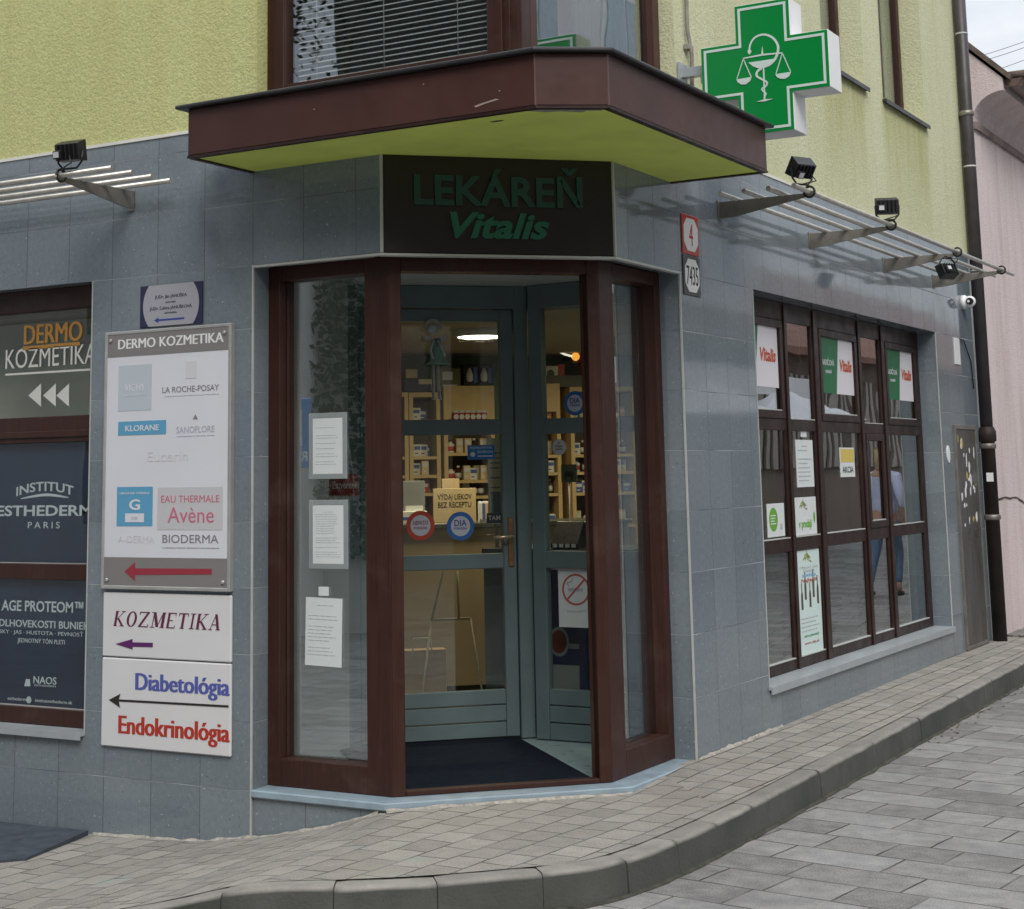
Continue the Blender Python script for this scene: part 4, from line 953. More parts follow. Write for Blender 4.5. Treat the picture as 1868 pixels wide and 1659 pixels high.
m.stroke(cur([(-R*.5, zc+R*.2), (-R*.6, zc+R*.4), (-R*.3, zc+R*.5), (-R*.25, zc+R*.75)]), .008, -.0001, .0009); T(m, 'ZÁKAZ FAJČIŤ', 0, H*.26, .012, hw*1.1, .0009); m.build('print', M['ink'], t)

# ------------------------------------------------------------------ door mats
t = MB().box(-.60, .515, .07, 1.6, -.005, .008).build('doormat', M['rubber'], loc=org('C', .13), rz=RZ['C'], bevel=.004); tag(t, 'dark blue doormat filling the entrance lobby floor', 'mat')
mp_ = [(-4.6, -.03), (-2.86, -.03), (-2.72, -.62), (-2.9, -.80), (-4.6, -.72)]
m = MB(); zz = lambda x: -.325-.0185*(-2.9-x)
i0 = len(mp_); m.v += [(x, y, zz(x)+.002-.025*max(0, -y)) for x, y in mp_]+[(x, y, zz(x)+.028-.025*max(0, -y)) for x, y in mp_]
m.f += [tuple(range(4, -1, -1)), tuple(range(5, 10))]+[(k, (k+1) % 5, 5+(k+1) % 5, 5+k) for k in range(5)]; m.sm += [False]*7
tag(m.build('rubber_mat', simple('blue_grey_rubber', (.05, .062, .08, 1), .8, 0, .3, 10, .003, 200)), 'dark blue-grey mat on the pavement under the left shop window', 'mat')

# ------------------------------------------------------------------ posters in the right shop window
def bposter(s0, s1, z0, z1, name, lab, off=.170):
    return wall_thing(name, lab, 'poster', 'B', off, (s0+s1)/2, z0), (s1-s0)/2, z1-z0
grn = simple('green_poster_print', (.015, .15, .055, 1), .5, 0, .15, 2); pw = simple('pale_poster_print', (.72, .70, .74, 1), .5, 0, .03, 2)
for (s0, s1, zz0, zz1, lab) in ((2.98, 3.79, 2.15, 2.565, 'green and white Vitalis poster, nearest one in the right shop window'), (4.68, 5.44, 2.15, 2.565, 'green and white Vitalis poster in the middle bay of the right window'), (6.31, 7.06, 2.15, 2.565, 'green and white Vitalis poster, farthest one in the right shop window')):
    t, hw, H = bposter(s0, s1, zz0, zz1, 'window_poster', lab)
    MB().prism([(-hw, 0), (-hw*.1, 0), (hw*.12, H), (-hw, H)], .0005, .003).build('green_field', grn, t)
    MB().prism([(-hw*.1, 0), (hw, 0), (hw, H), (hw*.12, H)], .0005, .003).build('white_field', pw, t)
    lt = MB(); T(lt, 'Vitalis', hw*.53, H*.43, H*.2, hw*.74, 0., shear=.2, bold=.03); lt.build('lettering', flat('orange_red_print', (.48, .075, .02, 1)), t)
    lt = MB(); T(lt, 'RADIČOVÁ', -hw*.55, H*.5, H*.1, hw*.72, 0.); T(lt, 'LEKÁREŇ', -hw*.55, H*.36, H*.05, hw*.36, 0.); lt.build('lettering', wl, t)
def q5(px, py): return W(px, py, 'B', .170)
(s0, _), (s1, _) = q5(1447, 860), q5(1477, 860)
t, hw, H = bposter(4.07, 4.42, 1.47, 1.80, 'notice', 'white printed sheet in the second bay of the right window'); t['category'] = 'notice'
MB().box(-hw, hw, .0005, .003, 0, H).build('sheet', M['paper'], t); lines(MB(), -hw+.03, hw-.03, .03, H-.03, 9, .0004, .3, 8).build('print', M['ink'], t)
MB().box(-.06, .06, .0005, .003, H+.02, H+.1).build('taped_slip', M['paper'], t)
t, hw, H = bposter(5.02, 5.36, 1.53, 1.75, 'notice', 'yellow and white offer notice in the middle bay of the right window'); t['category'] = 'notice'
MB().box(-hw, hw, .0005, .003, 0, H).build('sheet', M['paper'], t); MB().box(-hw*.93, hw*.95, -.0005, .0004, H*.5, H*.95).build('yellow_field', flat('yellow_print', (.62, .48, .12, 1)), t)
lt = MB(); T(lt, 'AKCIA', 0, H*.15, H*.2, hw*1.5, 0., bold=.01); lt.build('lettering', flat('black_print', (.03, .03, .03, 1)), t)
lime = flat('lime_print', (.13, .36, .03, 1)); ol = flat('olive_print', (.22, .25, .06, 1))
t, hw, H = bposter(3.46, 3.78, 1.15, 1.37, 'notice', 'white notice with a lime green oval in the nearest bay'); t['category'] = 'notice'
MB().box(-hw, hw, .0005, .003, 0, H).build('sheet', M['paper'], t); MB().prism(oval(-hw*.32, H*.52, hw*.5, H*.36, 24), -.0005, .0004).build('oval_mark', lime, t)
lt = MB(); lines(lt, -hw*.65, hw*0, H*.35, H*.68, 4, -.0006, .4, 4); lt.build('lettering', M['white'], t); m = MB(); T(m, 'BIO', hw*.6, H*.2, H*.18, hw*.3, 0); m.build('print', M['ink'], t)
t, hw, H = bposter(3.99, 4.43, 1.14, 1.40, 'notice', 'white notice with olive branch and green lettering in the second bay'); t['category'] = 'notice'
MB().box(-hw, hw, .0005, .003, 0, H).build('sheet', M['paper'], t)
def branch(m, cx, cz, sc_):
    for k in range(9):
        a = .2+k*.33; x, z = cx+(k-4)*.018*sc_, cz+.01*sc_*sin(k*2.1); m.prism([(x, z), (x+.02*sc_*cos(a), z+.02*sc_*sin(a)), (x+.05*sc_*cos(a+.1), z+.05*sc_*sin(a+.1)), (x+.025*sc_*cos(a+.5), z+.025*sc_*sin(a+.5))], -.0005-.00002*k, .0004)
    return m
branch(MB(), -hw*.2, H*.72, 1.2).build('olive_mark', ol, t)
lt = MB(); T(lt, 'v predaji', -hw*.1, H*.2, H*.2, hw*1.2, 0., bold=.02); lt.prism(oval(hw*.78, H*.45, .02, .04, 14), -.0005, .0004); lt.build('lettering', lime, t)
t, hw, H = bposter(3.985, 4.445, .335, 1.035, 'window_poster', 'tall pale poster with a row of dark bottles in the second bay')
MB().box(-hw, hw, .0005, .003, 0, H).build('sheet', simple('pale_blue_poster', (.60, .72, .70, 1), .6, 0, .04, 3), t)
branch(MB(), -.02, H*.90, 1.3).build('olive_mark', ol, t)
lt = MB(); T(lt, 'Olivový olej', 0, H*.82, .018, hw*1.6, 0.); T(lt, 'Dalmácia', 0, H*.785, .02, hw*1., 0.); lines(lt, -hw*.85, hw*.85, H*.20, H*.36, 4, .0004, .3, 12); lt.build('lettering', M['ink'], t)
lt = MB(); T(lt, 'novinka', 0, H*.74, .026, hw*1.2, 0., bold=.01); lt.build('lettering', flat('light_blue_print', (.12, .33, .55, 1)), t)
lt = MB(); T(lt, 'Najlepší', 0, H*.69, .024, hw*1.4, 0., bold=.01); T(lt, 'www.olej.sk', 0, H*.09, .018, hw*1.3, 0.); lt.build('lettering', flat('brick_print', (.35, .08, .05, 1)), t)
lt = MB(); T(lt, 'extra panenský', 0, H*.16, .02, hw*1.3, 0.); lt.build('lettering', flat('green_print', (.05, .28, .14, 1)), t)
m = MB()
for k, (x, z, h) in enumerate(((-.16, .43, .21), (-.085, .52, .22), (.005, .44, .2), (.08, .53, .23), (.165, .46, .23))):
    z *= H; m.prism([(x-.02, z), (x+.02, z), (x+.02, z+h*.45), (x+.008, z+h*.6), (x+.008, z+h*.85), (x-.008, z+h*.85), (x-.008, z+h*.6), (x-.02, z+h*.45)], -.0005, .0004)
m.build('bottle_picture', flat('dark_olive_print', (.085, .075, .05, 1)), t)

# ------------------------------------------------------------------ steel rod awnings
def rod_awning(name, lab, pl, sb, s0, s1):
    t = wall_thing(name, lab, 'awning', pl, 0, (s0+s1)/2, 3.1); so_ = (s0+s1)/2
    for d in (.11, .265, .42, .58):
        MB().tube([(s0-so_, -d, .158), (s1-so_, -d, .158)], .0155, 10).build('rod', M['steel'], t)
    for s in sb:
        p = MB().prism([(0, .045), (-.10, .048), (-.60, .130), (-.63, .14), (-.62, .162), (-.56, .150), (-.02, .150), (0, .150)], s-so_-.005, s-so_+.005, 'x')
        p.box(s-so_-.045, s-so_+.005, -.008, -.0005, .035, .155)
        br_ = p.build('bracket', M['steel_dark'], t, bevel=.002)
        ring = [(s-so_, -.585+.033*cos(a_*pi/8), .155+.033*sin(a_*pi/8)) for a_ in range(17)]
        MB().tube(ring, .008, 6, caps=False).build('clamp', M['black'], br_)
    return t
rod_awning('rod_awning', 'steel rod awning on the left tiled facade', 'A', (-2.62, -4.4, -6.2), -7.2, -2.25)
rod_awning('rod_awning', 'long steel rod awning on the right facade carrying three floodlights', 'B', (2.42, 4.1, 5.85, 7.3), 2.16, 7.75)

# floodlights
def floodlight(lab, loc, rz, tilt=0., down=False):
    t = thing('floodlight', lab, 'floodlight', loc, rz, 'floodlights on the rod awnings'); t.scale = (.9, .9, .9)
    k = -1 if down else 1
    R_ = Matrix.Rotation(tilt, 4, 'X')
    def bm(m): m.v = [tuple((R_ @ (Vector(v)-Vector((0, 0, .12*k))))+Vector((0, 0, .12*k))) for v in m.v]; return m
    h = MB().prism([(-.04, -.055), (.035, -.065), (.05, -.065), (.05, .065), (.035, .065), (-.04, .045)], -.085, .085, 'x')
    for v in range(len(h.v)): h.v[v] = (h.v[v][0], h.v[v][1], h.v[v][2]+.12*k)
    for x in (-.06, -.03, 0, .03, .06): h.box(x-.004, x+.004, -.056, -.036, .12*k-.05, .12*k+.045)
    bm(h).build('housing', M['black'], t, bevel=.004)
    bm(MB().box(-.07, .07, .0505, .054, .12*k-.05, .12*k+.05)).build('lens', simple('lamp_glass', (.5, .52, .55, 1), .2), t)
    jb = MB().box(-.078, -.02, -.075, -.04, .12*k-.045, .12*k+.005); bm(jb).build('sensor_box', M['black'], t, bevel=.004)
    bm(MB().box(-.07, -.032, -.0785, -.0755, .12*k-.036, .12*k-.002)).build('sensor_window', simple('white_sensor', (.6, .6, .62, 1), .4), t)
    MB().tube([(.09, 0, .12*k), (.085, 0, .05*k), (.05, 0, .012*k), (-.05, 0, .012*k), (-.085, 0, .05*k), (-.09, 0, .12*k)], .007, 6).build('bracket', M['black'], t)
    MB().tube([(.03, -.05, .08*k), (.06, -.07, .03*k), (.0, -.05, .015*k), (-.05, -.02, .0)], .005, 6).build('cable', M['black'], t)
    return t
floodlight('black floodlight on the left rod awning', (-2.54, -.60, 3.272), radians(8), radians(10))
floodlight('black floodlight tilted diamond-wise by the canopy end', (.585, 2.30, 3.272), radians(62), radians(35))
floodlight('black floodlight standing upright mid way along the right awning', (.585, 4.02, 3.272), radians(25), radians(5))
floodlight('black floodlight hanging upside down under the far end of the right awning', (.50, 5.85, 3.225), radians(60), radians(-25), True)

# ------------------------------------------------------------------ camera, plates, service door
t = thing('security_camera', 'white dome security camera on the tiles beside the downpipe', 'security camera', (0, 8.22, 3.09))
MB().lathe([(.065, 0), (.065, .03), (.055, .045), (.04, .05)], (0, 0, 0), 'x', 20).build('base', M['white'], t)
MB().ball((.075, -.01, 0), .055, 16).build('ball', M['white'], t)
MB().lathe([(.032, -.062), (.034, -.04)], (.085, 0, 0), 'y', 14).build('lens', M['black'], t)
t = MB().box(-.001, .012, 7.82, 8.0, 2.50, 2.74).build('blank_plate', M['white'], bevel=.003); tag(t, 'blank white plate on the tiles above the steel door', 'plate')
t = MB().prism(oval(7.42, 1.70, .045, .075, 18), 0., .008, 'x').build('oval_plate', M['white']); tag(t, 'small white oval plate beside the steel door', 'plate')
t = MB().tube([(.012, 8.0, 2.74), (.014, 8.15, 2.73), (.014, 8.36, 2.55), (.014, 8.40, 2.3)], .006, 6).build('wall_cable', M['black']); tag(t, 'thin dark cable beside the blank white plate', 'cable')
y0, y1, zt_ = 7.62, 8.36, 1.96
t = thing('service_door', 'tall narrow dull steel service door with torn stickers', 'door', (0, (y0+y1)/2, .02), pi/2)
hw = (y1-y0)/2; H = zt_-.02
sg = G('stained_steel'); v = sg.coord('Object'); c_ = sg.ramp(sg.noise(sg.coord('Object', scale=(4, 4, .6)), 3, 6), .3, .7, (.085, .08, .075, 1), (.155, .148, .14, 1))
c_ = sg.mix(sg.math('MULTIPLY', sg.ramp(sg.noise(v, 22, 4, .7), .6, .64), .5), c_, (.03, .03, .03, 1)); sg.P(Base_Color=c_, Roughness=.42, Metallic=.45)
MB().box(-hw, hw, -.022, 0, 0, .03).box(-hw, hw, -.022, 0, H-.04, H).box(-hw, -hw+.03, -.022, 0, .03, H-.04).box(hw-.03, hw, -.022, 0, .03, H-.04).build('frame', M['steel_dark'], t, bevel=.002)
MB().box(-hw+.033, hw-.033, -.016, 0, .033, H-.043).build('panel', sg.m, t)
rr = random.Random(11)
for k in range(26):
    x = rr.uniform(-hw+.08, hw-.1); z = rr.uniform(1.05, H-.1); a_, b_ = rr.uniform(.012, .035), rr.uniform(.012, .06)
    pts = [(x+a_*cos(q*pi/4)*rr.uniform(.6, 1.2), z+b_*sin(q*pi/4+.3)*rr.uniform(.6, 1.2)) for q in range(8)]
    MB().prism(pts, -.0172-.0001*(k % 5), -.0161).build('sticker', M['white'] if k % 6 else simple('yellow_sticker', (.5, .38, .05, 1), .6), t)
m = MB()
for (x, z) in ((-.1, .98), (.08, .95), (.18, .99)): m.stroke(cur([(x, z), (x+.04, z+.05), (x+.07, z-.02), (x+.03, z-.06), (x-.01, z-.02), (x+.05, z+.02)]), .008, -.0165, -.016)
m.build('scrawl', M['black'], t)

# ------------------------------------------------------------------ downpipe
t = thing('downpipe', 'dark brown rainwater downpipe at the end of the green building', 'downpipe', (.068, 8.57, -.05))
pm = simple('dark_brown_pipe', (.045, .038, .042, 1), .45, 0, .25, 6); im = simple('rusty_iron_pipe', (.026, .016, .013, 1), .6, .1, .5, 5, .001, 40)
MB().tube([(0, 0, 1.98), (0, 0, 7.5)], .058, 18).build('upper_pipe', pm, t)
MB().lathe([(.064, 0), (.064, 1.86), (.082, 1.87), (.082, 1.96), (.066, 1.99), (.066, 2.0)], (0, 0, 0), 'z', 20).build('lower_pipe', im, t)
for z in (1.15, 1.80, 4.95): MB().lathe([(.069 if z < 2 else .062, z), (.076 if z < 2 else .07, z+.01), (.076 if z < 2 else .07, z+.04), (.069 if z < 2 else .062, z+.05)], (0, 0, 0), 'z', 18).box(-.1, -.05, -.015, .015, z+.01, z+.04).build('clamp', M['steel_dark'], t)
for z in (3.45, 4.45, 5.75): MB().lathe([(.0585, z), (.0615, z+.004), (.0615, z+.014), (.0585, z+.018)], (0, 0, 0), 'z', 18).build('joint_ring', M['trim'], t)
m = MB().box(-.02, .045, -.0675, -.066, 1.5, 1.58); m.v = [(x*.98+.005, y, z) for x, y, z in m.v]; m.build('label_sticker', M['white'], t)

# ------------------------------------------------------------------ pink house next door
pk = plaster_mat('pink_render', (.68, .575, .58, 1), (.76, .66, .66, 1), (.48, .40, .35, 1), .5, 0)
t = thing('pink_house', 'old pink rendered house with moulded cornice beyond the downpipe', 'house', (0, 9, 0))
MB().box(-6, .02, .0, 16, -.5, 4.93).build('wall', pk, t)
prof = [(-6, 4.93), (.02, 4.93)]+[(.02+.31*(1-cos(k*pi/16)), 4.93+.28*sin(k*pi/16)) for k in range(1, 9)]+[(.33, 5.33), (-.25, 5.9), (-3, 8.6), (-6, 5.7)]
MB().prism(prof, 0., 16).build('cornice', pk, t)
m = MB().box(.02, .05, .0, 16, 4.86, 4.93); m.build('moulding', simple('stained_moulding', (.25, .19, .18, 1), .9, 0, .4, 6), t)
rf = MB().prism([(.40, 5.30), (.42, 5.345), (-2.97, 8.70), (-3, 8.62)], -.03, 16)
for k in range(60): rf.lathe([(.045, -.02), (.045, .25)], (.36-.06*0, .12+k*.26-.0, 5.365), 'x', 8)
rf.build('roof', simple('brown_roof_tile', (.13, .10, .085, 1), .85, 0, .4, 8, .01, 20), t)
gt = MB(); gp = [(.42+.085*cos(pi+q*pi/8), 5.32+.085*sin(pi+q*pi/8)) for q in range(9)]; gp += [(.42+.078*cos(-q*pi/8), 5.32+.078*sin(-q*pi/8)) for q in range(9)]
gt.prism(gp, .05, 16); gt.box(.34, .50, .05, .056, 5.24, 5.32); gt.build('gutter', simple('brown_gutter', (.15, .10, .09, 1), .45, .2, .2, 8), t)
cr_ = MB(); rr = random.Random(4); cp_ = []; z = 1.27
for k in range(22): cp_.append((k*.09, z+.05*sin(k*.31))); z += rr.uniform(-.014, .016)
cr_.stroke(cp_, [.010+.012*rr.random() for _ in cp_], -.004, .004)
cr_.v = [(.021+v[1], v[0], v[2]) for v in cr_.v]; cr_.build('crack', flat('dark_crack', (.05, .035, .03, 1)), t)
o = MB().box(.0, .30, 8.95, 12, .0, .032).build('cobbles', paver_mat('mosaic_cobbles', .06, .06, [(.16, .15, .13, 1), (.3, .28, .25, 1)], .6, .5, (.07, .06, .05, 1), 1., 2, .008, .4)); struct(o)
# overhead wires
for k, (z0, z1, dx) in enumerate(((6.7, 8.2, 0.), (7.0, 8.45, .0), (6.55, 7.3, .0))):
    (xa, za), (xb, zb) = [W(px, py, 'A', 40+k) for px, py in (((1740, 116), (2000, 20)), ((1740, 126), (2000, 32)), ((1740, 152), (2000, 52)))[k]]
    pts = [(xa+(xb-xa)*q/12, 40.+k, za+(zb-za)*q/12-.12*sin(pi*q/12)) for q in range(13)]
    tag(MB().tube(pts, .009, 5).build('overhead_wire', simple('grey_wire', (.12, .12, .13, 1), .6)), ['upper thin wire crossing the sky beyond the pink house', 'middle thin wire crossing the sky beyond the pink house', 'lowest thin wire crossing the sky beyond the pink house'][k], 'wire')

# ------------------------------------------------------------------ venetian blind in the corner window
t = thing('venetian_blind', 'white venetian blind half open behind the corner window above the canopy', 'blind', (-.95, .19, CZ0+.15))
m = MB()
for k in range(50):
    z = .01+k*.032; m.face([(-.635, -.010, z-.0068), (.635, -.010, z-.0068), (.635, .010, z+.0068), (-.635, .010, z+.0068)])
o = m.build('slats', simple('white_slat', (.50, .50, .51, 1), .4), t, norm=False)
sm_ = o.modifiers.new('solid', 'SOLIDIFY'); sm_.thickness = .0012
for x in (-.5, -.05, .42): MB().tube([(x, -.013, 0), (x, -.013, 1.62)], .002, 5).build('cord', M['white'], t)
t = thing('curtain', 'pale curtain hanging inside the corner window on the right facade', 'curtain', (-.30, 1.32, CZ0+.05), pi/2)
m = MB(); n = 40
for k in range(n): 
    x0, x1 = -.25+.7*k/n, -.25+.7*(k+1)/n; y0_, y1_ = .025*sin(k*1.1), .025*sin((k+1)*1.1); m.face([(x0, y0_, 0), (x1, y1_, 0), (x1, y1_, 1.7), (x0, y0_, 1.7)], True)
o = m.build('fabric', simple('grey_curtain', (.55, .54, .52, 1), .9), t, norm=False); sm_ = o.modifiers.new('solid', 'SOLIDIFY'); sm_.thickness = .004

# ------------------------------------------------------------------ inside the shop
def light(name, loc, watts, size, col=(1, .82, .55), parent=None):
    ld = bpy.data.lights.new(name, 'AREA'); ld.shape = 'DISK'; ld.size = size; ld.energy = watts; ld.color = col
    o = bpy.data.objects.new(name, ld); COL.objects.link(o); o.location = loc
    if parent: o.parent = parent
    return o
def ceiling_lamp(lab, x, y, watts):
    t = thing('ceiling_lamp', lab, 'lamp', (x, y, 2.585))
    MB().lathe([(.19, .04), (.19, -.01), (.165, -.016)], (0, 0, 0), 'z', 28).build('ring', M['white'], t)
    MB().lathe([(.16, -.0165), (.15, -.02), (.001, -.021)], (0, 0, 0), 'z', 28).build('diffuser', emit('lit_diffuser', (1, .93, .8, 1), 6.), t)
    light('lamp_light', (0, 0, -.04), watts, .3, parent=t)
    return t
ceiling_lamp('round lit ceiling lamp seen through the top pane of the inner door', -2.13, 3.06, 24)
ceiling_lamp('round lit ceiling lamp on the right side of the shop ceiling', -1.0, 4.6, 24)
SO = 5.2                                              # shelves stand parallel to the corner
def shelf_unit(lab, s0, s1, ztop, shelves, head=0.):
    t = wall_thing('shelf_unit', lab, 'shelves', 'C', SO, (s0+s1)/2, 0); hw = (s1-s0)/2
    MB().box(-hw, -hw+.035, 0, .35, 0, ztop).box(hw-.035, hw, 0, .35, 0, ztop).box(-hw+.035, hw-.035, 0, .35, ztop-.04-head, ztop).build('frame', M['wood'], t, bevel=.002)
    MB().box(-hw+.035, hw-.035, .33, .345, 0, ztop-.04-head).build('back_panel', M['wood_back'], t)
    for z in shelves: MB().box(-hw+.035, hw-.035, .005, .33, z-.025, z).build('shelf', M['wood'], t)
    return (s0+s1)/2, hw
def sz(px, py): return W(px, py, 'C', SO)
zL = [sz(770, y)[1] for y in (766, 833, 867, 900)]; zM = [sz(855, y)[1] for y in (768, 826, 876, 905)]
units = []
sA, sB, sC, sD, sE, sF = sz(700, 730)[0], sz(745, 730)[0], sz(803, 730)[0], sz(809, 730)[0], sz(902, 730)[0], sz(950, 730)[0]
units.append((shelf_unit('pale wood shelf unit mostly hidden by the left door post', sA-.35, sB, sz(740, 716)[1], zL), zL))
units.append((shelf_unit('narrow pale wood shelf unit left of the tall one', sB+.005, sC, sz(770, 716)[1], zL), zL))
units.append((shelf_unit('tall pale wood shelf unit with a deep blank header', sD, sE, sz(855, 704)[1], zM, .24), zM))
zR = [sz(1010, y)[1] for y in (766, 830, 862, 900, 960)]
a0, a1, a2, a3 = sz(990, 740)[0], sz(1022, 740)[0], sz(1040, 740)[0], sz(1100, 740)[0]
units.append((shelf_unit('pale wood shelf unit left of the blue sticker on the side screen', a0, a1, sz(1000, 700)[1], zR, .2), zR))
units.append((shelf_unit('pale wood shelf unit behind the blue sticker on the side screen', a2, a3+.3, sz(1060, 706)[1], zR), zR))
parts(MB().box(-2.5, 4.2, .36, .40, 0, 2.84), 'shop_wall', M['shop_wall'], bld, org('C', SO), RZ['C'])
# products
pm_ = [simple('carton_'+n, c, .5, 0, .1, 20) for n, c in (('white', (.7, .68, .62, 1)), ('red', (.45, .05, .04, 1)), ('blue', (.06, .12, .4, 1)), ('cream', (.62, .5, .3, 1)), ('orange', (.55, .22, .04, 1)))]
mt_d = simple('brown_bottle', (.06, .03, .015, 1), .2); mt_w = simple('white_bottle', (.7, .68, .64, 1), .4)
protos = []
def carton(mat, lab, w_, d_, h_):
    t = thing('medicine_box', lab, 'box', (0, 0, -50), RZ['C'], 'medicine boxes on the shop shelves')
    MB().box(-w_/2, w_/2, 0, d_, 0, h_).build('carton', mat, t, bevel=.002)
    MB().box(-w_*.38, w_*.38, -.0012, 0, h_*.55, h_*.85).box(-w_*.3, w_*.1, -.0012, 0, h_*.2, h_*.3).build('print', M['paper'] if mat is not pm_[0] else pm_[2], t)
    return t
def bottle(mat, lab, r, h_):
    t = thing('medicine_bottle', lab, 'bottle', (0, 0, -50), RZ['C'], 'medicine bottles on the shop shelves')
    MB().lathe([(r*.9, 0), (r, .006), (r, h_*.65), (r*.45, h_*.78), (r*.4, h_*.86)], (0, r, 0), 'z', 14).build('body', mat, t)
    MB().lathe([(r*.5, h_*.86), (r*.5, h_)], (0, r, 0), 'z', 12).build('cap', mt_w if mat is mt_d else M['black'], t)
    MB().lathe([(r*1.012, h_*.15), (r*1.012, h_*.5)], (0, r, 0), 'z', 14).build('label_band', M['paper'] if mat is mt_d else pm_[1], t)
    return t
protos += [carton(pm_[0], 'small white medicine box on the pale wood shelves', .07, .05, .1), carton(pm_[1], 'small red medicine box on the pale wood shelves', .08, .05, .09), carton(pm_[2], 'small blue medicine box on the pale wood shelves', .07, .05, .085), carton(pm_[3], 'small cream medicine box on the pale wood shelves', .06, .05, .12), carton(pm_[4], 'small orange medicine box on the pale wood shelves', .05, .05, .11)]
protos += [bottle(mt_d, 'brown medicine bottle with white label on the pale wood shelves', .03, .12), bottle(mt_w, 'white medicine bottle with red label on the pale wood shelves', .035, .11)]
used = set(); rr = random.Random(5)
def put(k, s, z, d):
    loc = world('C', s, z+.0005, SO+d)
    if k not in used: protos[k].location = loc; used.add(k)
    else: dup(protos[k], loc)
for (sc_, hw), zs_ in units:
    for zi, z in enumerate(zs_):
        s = sc_-hw+.075
        while s < sc_+hw-.07:
            k = rr.choice([0, 0, 3, 3, 5, 5, 6, 0, 1, 2, 4, 3]); put(k, s, z, .03+rr.random()*.08); s += .06+rr.random()*.02
            if rr.random() < .45: put(rr.choice([0, 3, 3, 1, 2, 4]), s-.03, z, .18+rr.random()*.05)
# row of six round jars in the tall unit, top boxes
ja = thing('jar', 'round red and white jar in the row on the tall shelf unit', 'jar', (0, 0, 0), RZ['C'], 'row of jars on the tall shelf unit')
# (those jars stand in front on the top shelf)
MB().lathe([(.03, 0), (.033, .005), (.033, .06), (.028, .066)], (0, 0, 0), 'z', 14).build('body', pm_[1], ja); MB().lathe([(.029, .066), (.029, .085)], (0, 0, 0), 'z', 14).build('lid', M['paper'], ja); MB().prism(oval(0, .033, .022, .022, 14), -.036, -.030).build('label_mark', M['paper'], ja)
for k in range(6):
    loc = world('C', sD+.10+k*(sE-sD-.2)/5, zM[0]+.0005, SO+.002); 
    if k == 0: ja.location = loc
    else: dup(ja, loc)
# goods standing on top of the units
def goods(name, lab, cat, px0, px1, pyb, pyt, mat, dd=.05, extra=None):
    s0, z0 = W(px0, pyb, 'C', SO+.05); s1, z1 = W(px1, pyt, 'C', SO+.05)
    zt2 = z0
    t = wall_thing(name, lab, cat, 'C', SO+.05, (s0+s1)/2, z0); hw, H = (s1-s0)/2, z1-z0
    MB().box(-hw, hw, 0, dd, 0, H).build('carton', mat, t, bevel=.003)
    if extra: extra(t, hw, H)
    return t
zt_left = sz(770, 716)[1]; zt_mid = sz(855, 704)[1]
def xt(t, hw, H):
    for x in (-hw*.5, hw*.5):
        MB().lathe([(.02, .03*0+H*.15), (.03, H*.25), (.03, H*.5), (.012, H*.8)], (x-.02, -.035, 0), 'z', 12).build('bottle_picture', mt_w, t)
        MB().box(x+.02, x+.055, -.012, -.002, H*.1, H*.85).build('blue_strip', pm_[2], t)
goods('display_box', 'dark display box with two white bottles on top of the tall shelf unit', 'box', 846, 898, 703, 665, M['black'], .12, xt)
goods('display_box', 'green-brown carton with pale lettering beside the dark display box', 'box', 799, 840, 715, 672, simple('olive_carton', (.13, .13, .05, 1), .6), .2, lambda t, hw, H: MB().box(-hw*.6, hw*.3, -.002, -.0003, H*.5, H*.85).box(-hw*.6, hw*.7, -.002, -.0003, H*.2, H*.3).build('print', M['paper'], t))
goods('display_box', 'dark blue box with cream bunting on top of the narrow shelf unit', 'box', 738, 790, 715, 692, simple('dark_blue_carton', (.02, .025, .06, 1), .6), .2, lambda t, hw, H: MB().box(-hw*.9, -hw*.1, -.002, -.0003, H*1.1, H*1.8).box(-.0, hw*.9, -.002, -.0003, H*.6, H*1.0).build('bunting', pm_[3], t))
goods('display_box', 'white carton with green picture on a shelf unit behind the side screen', 'box', 991, 1018, 700, 668, pm_[0], .1, lambda t, hw, H: MB().prism(oval(0, H*.55, hw*.5, H*.25, 14), -.002, -.0003).build('print', simple('leaf_print', (.06, .12, .05, 1)), t))
goods('display_box', 'tall red box behind the side screen top pane', 'box', 1062, 1078, 683, 640, pm_[1], .1, lambda t, hw, H: MB().box(-hw*.8, hw*.8, -.002, -.0003, H*.15, H*.35).build('print', pm_[4], t))
goods('display_box', 'short red box beside the white carton with green picture', 'box', 1018, 1030, 686, 665, pm_[1], .08)
MB().box(-2.5, 4.2, .02, .06, 0, .02)
bx = MB().box(a0, a3+.3, .02, .3, sz(1040, 706)[1]+.002, sz(1040, 684)[1]-.004); bx.build('bulkhead', simple('olive_bulkhead', (.13, .12, .085, 1), .7), bld, org('C', SO), RZ['C'])
# hanging wall lamp
t = wall_thing('wall_lamp', 'small lit orange wall lamp on a curved arm seen through the side screen', 'lamp', 'C', SO, *sz(1050, 651))
MB().ball((0, 0, 0), .036, 16).build('bulb', emit('lit_bulb', (1, .42, .06, 1), .9), t)
MB().tube([(-.02, 0, .0), (-.1, 0, .02), (-.15, .02, .05)], .009, 8).build('arm', emit('lit_tube', (1, .95, .85, 1), .8), t)
MB().lathe([(.03, -.09), (.05, -.06), (.03, -.045)], (0, .0, 0), 'z', 14).box(-.012, .012, .04, .33, -.01, .014).build('mount', mt_d, t)
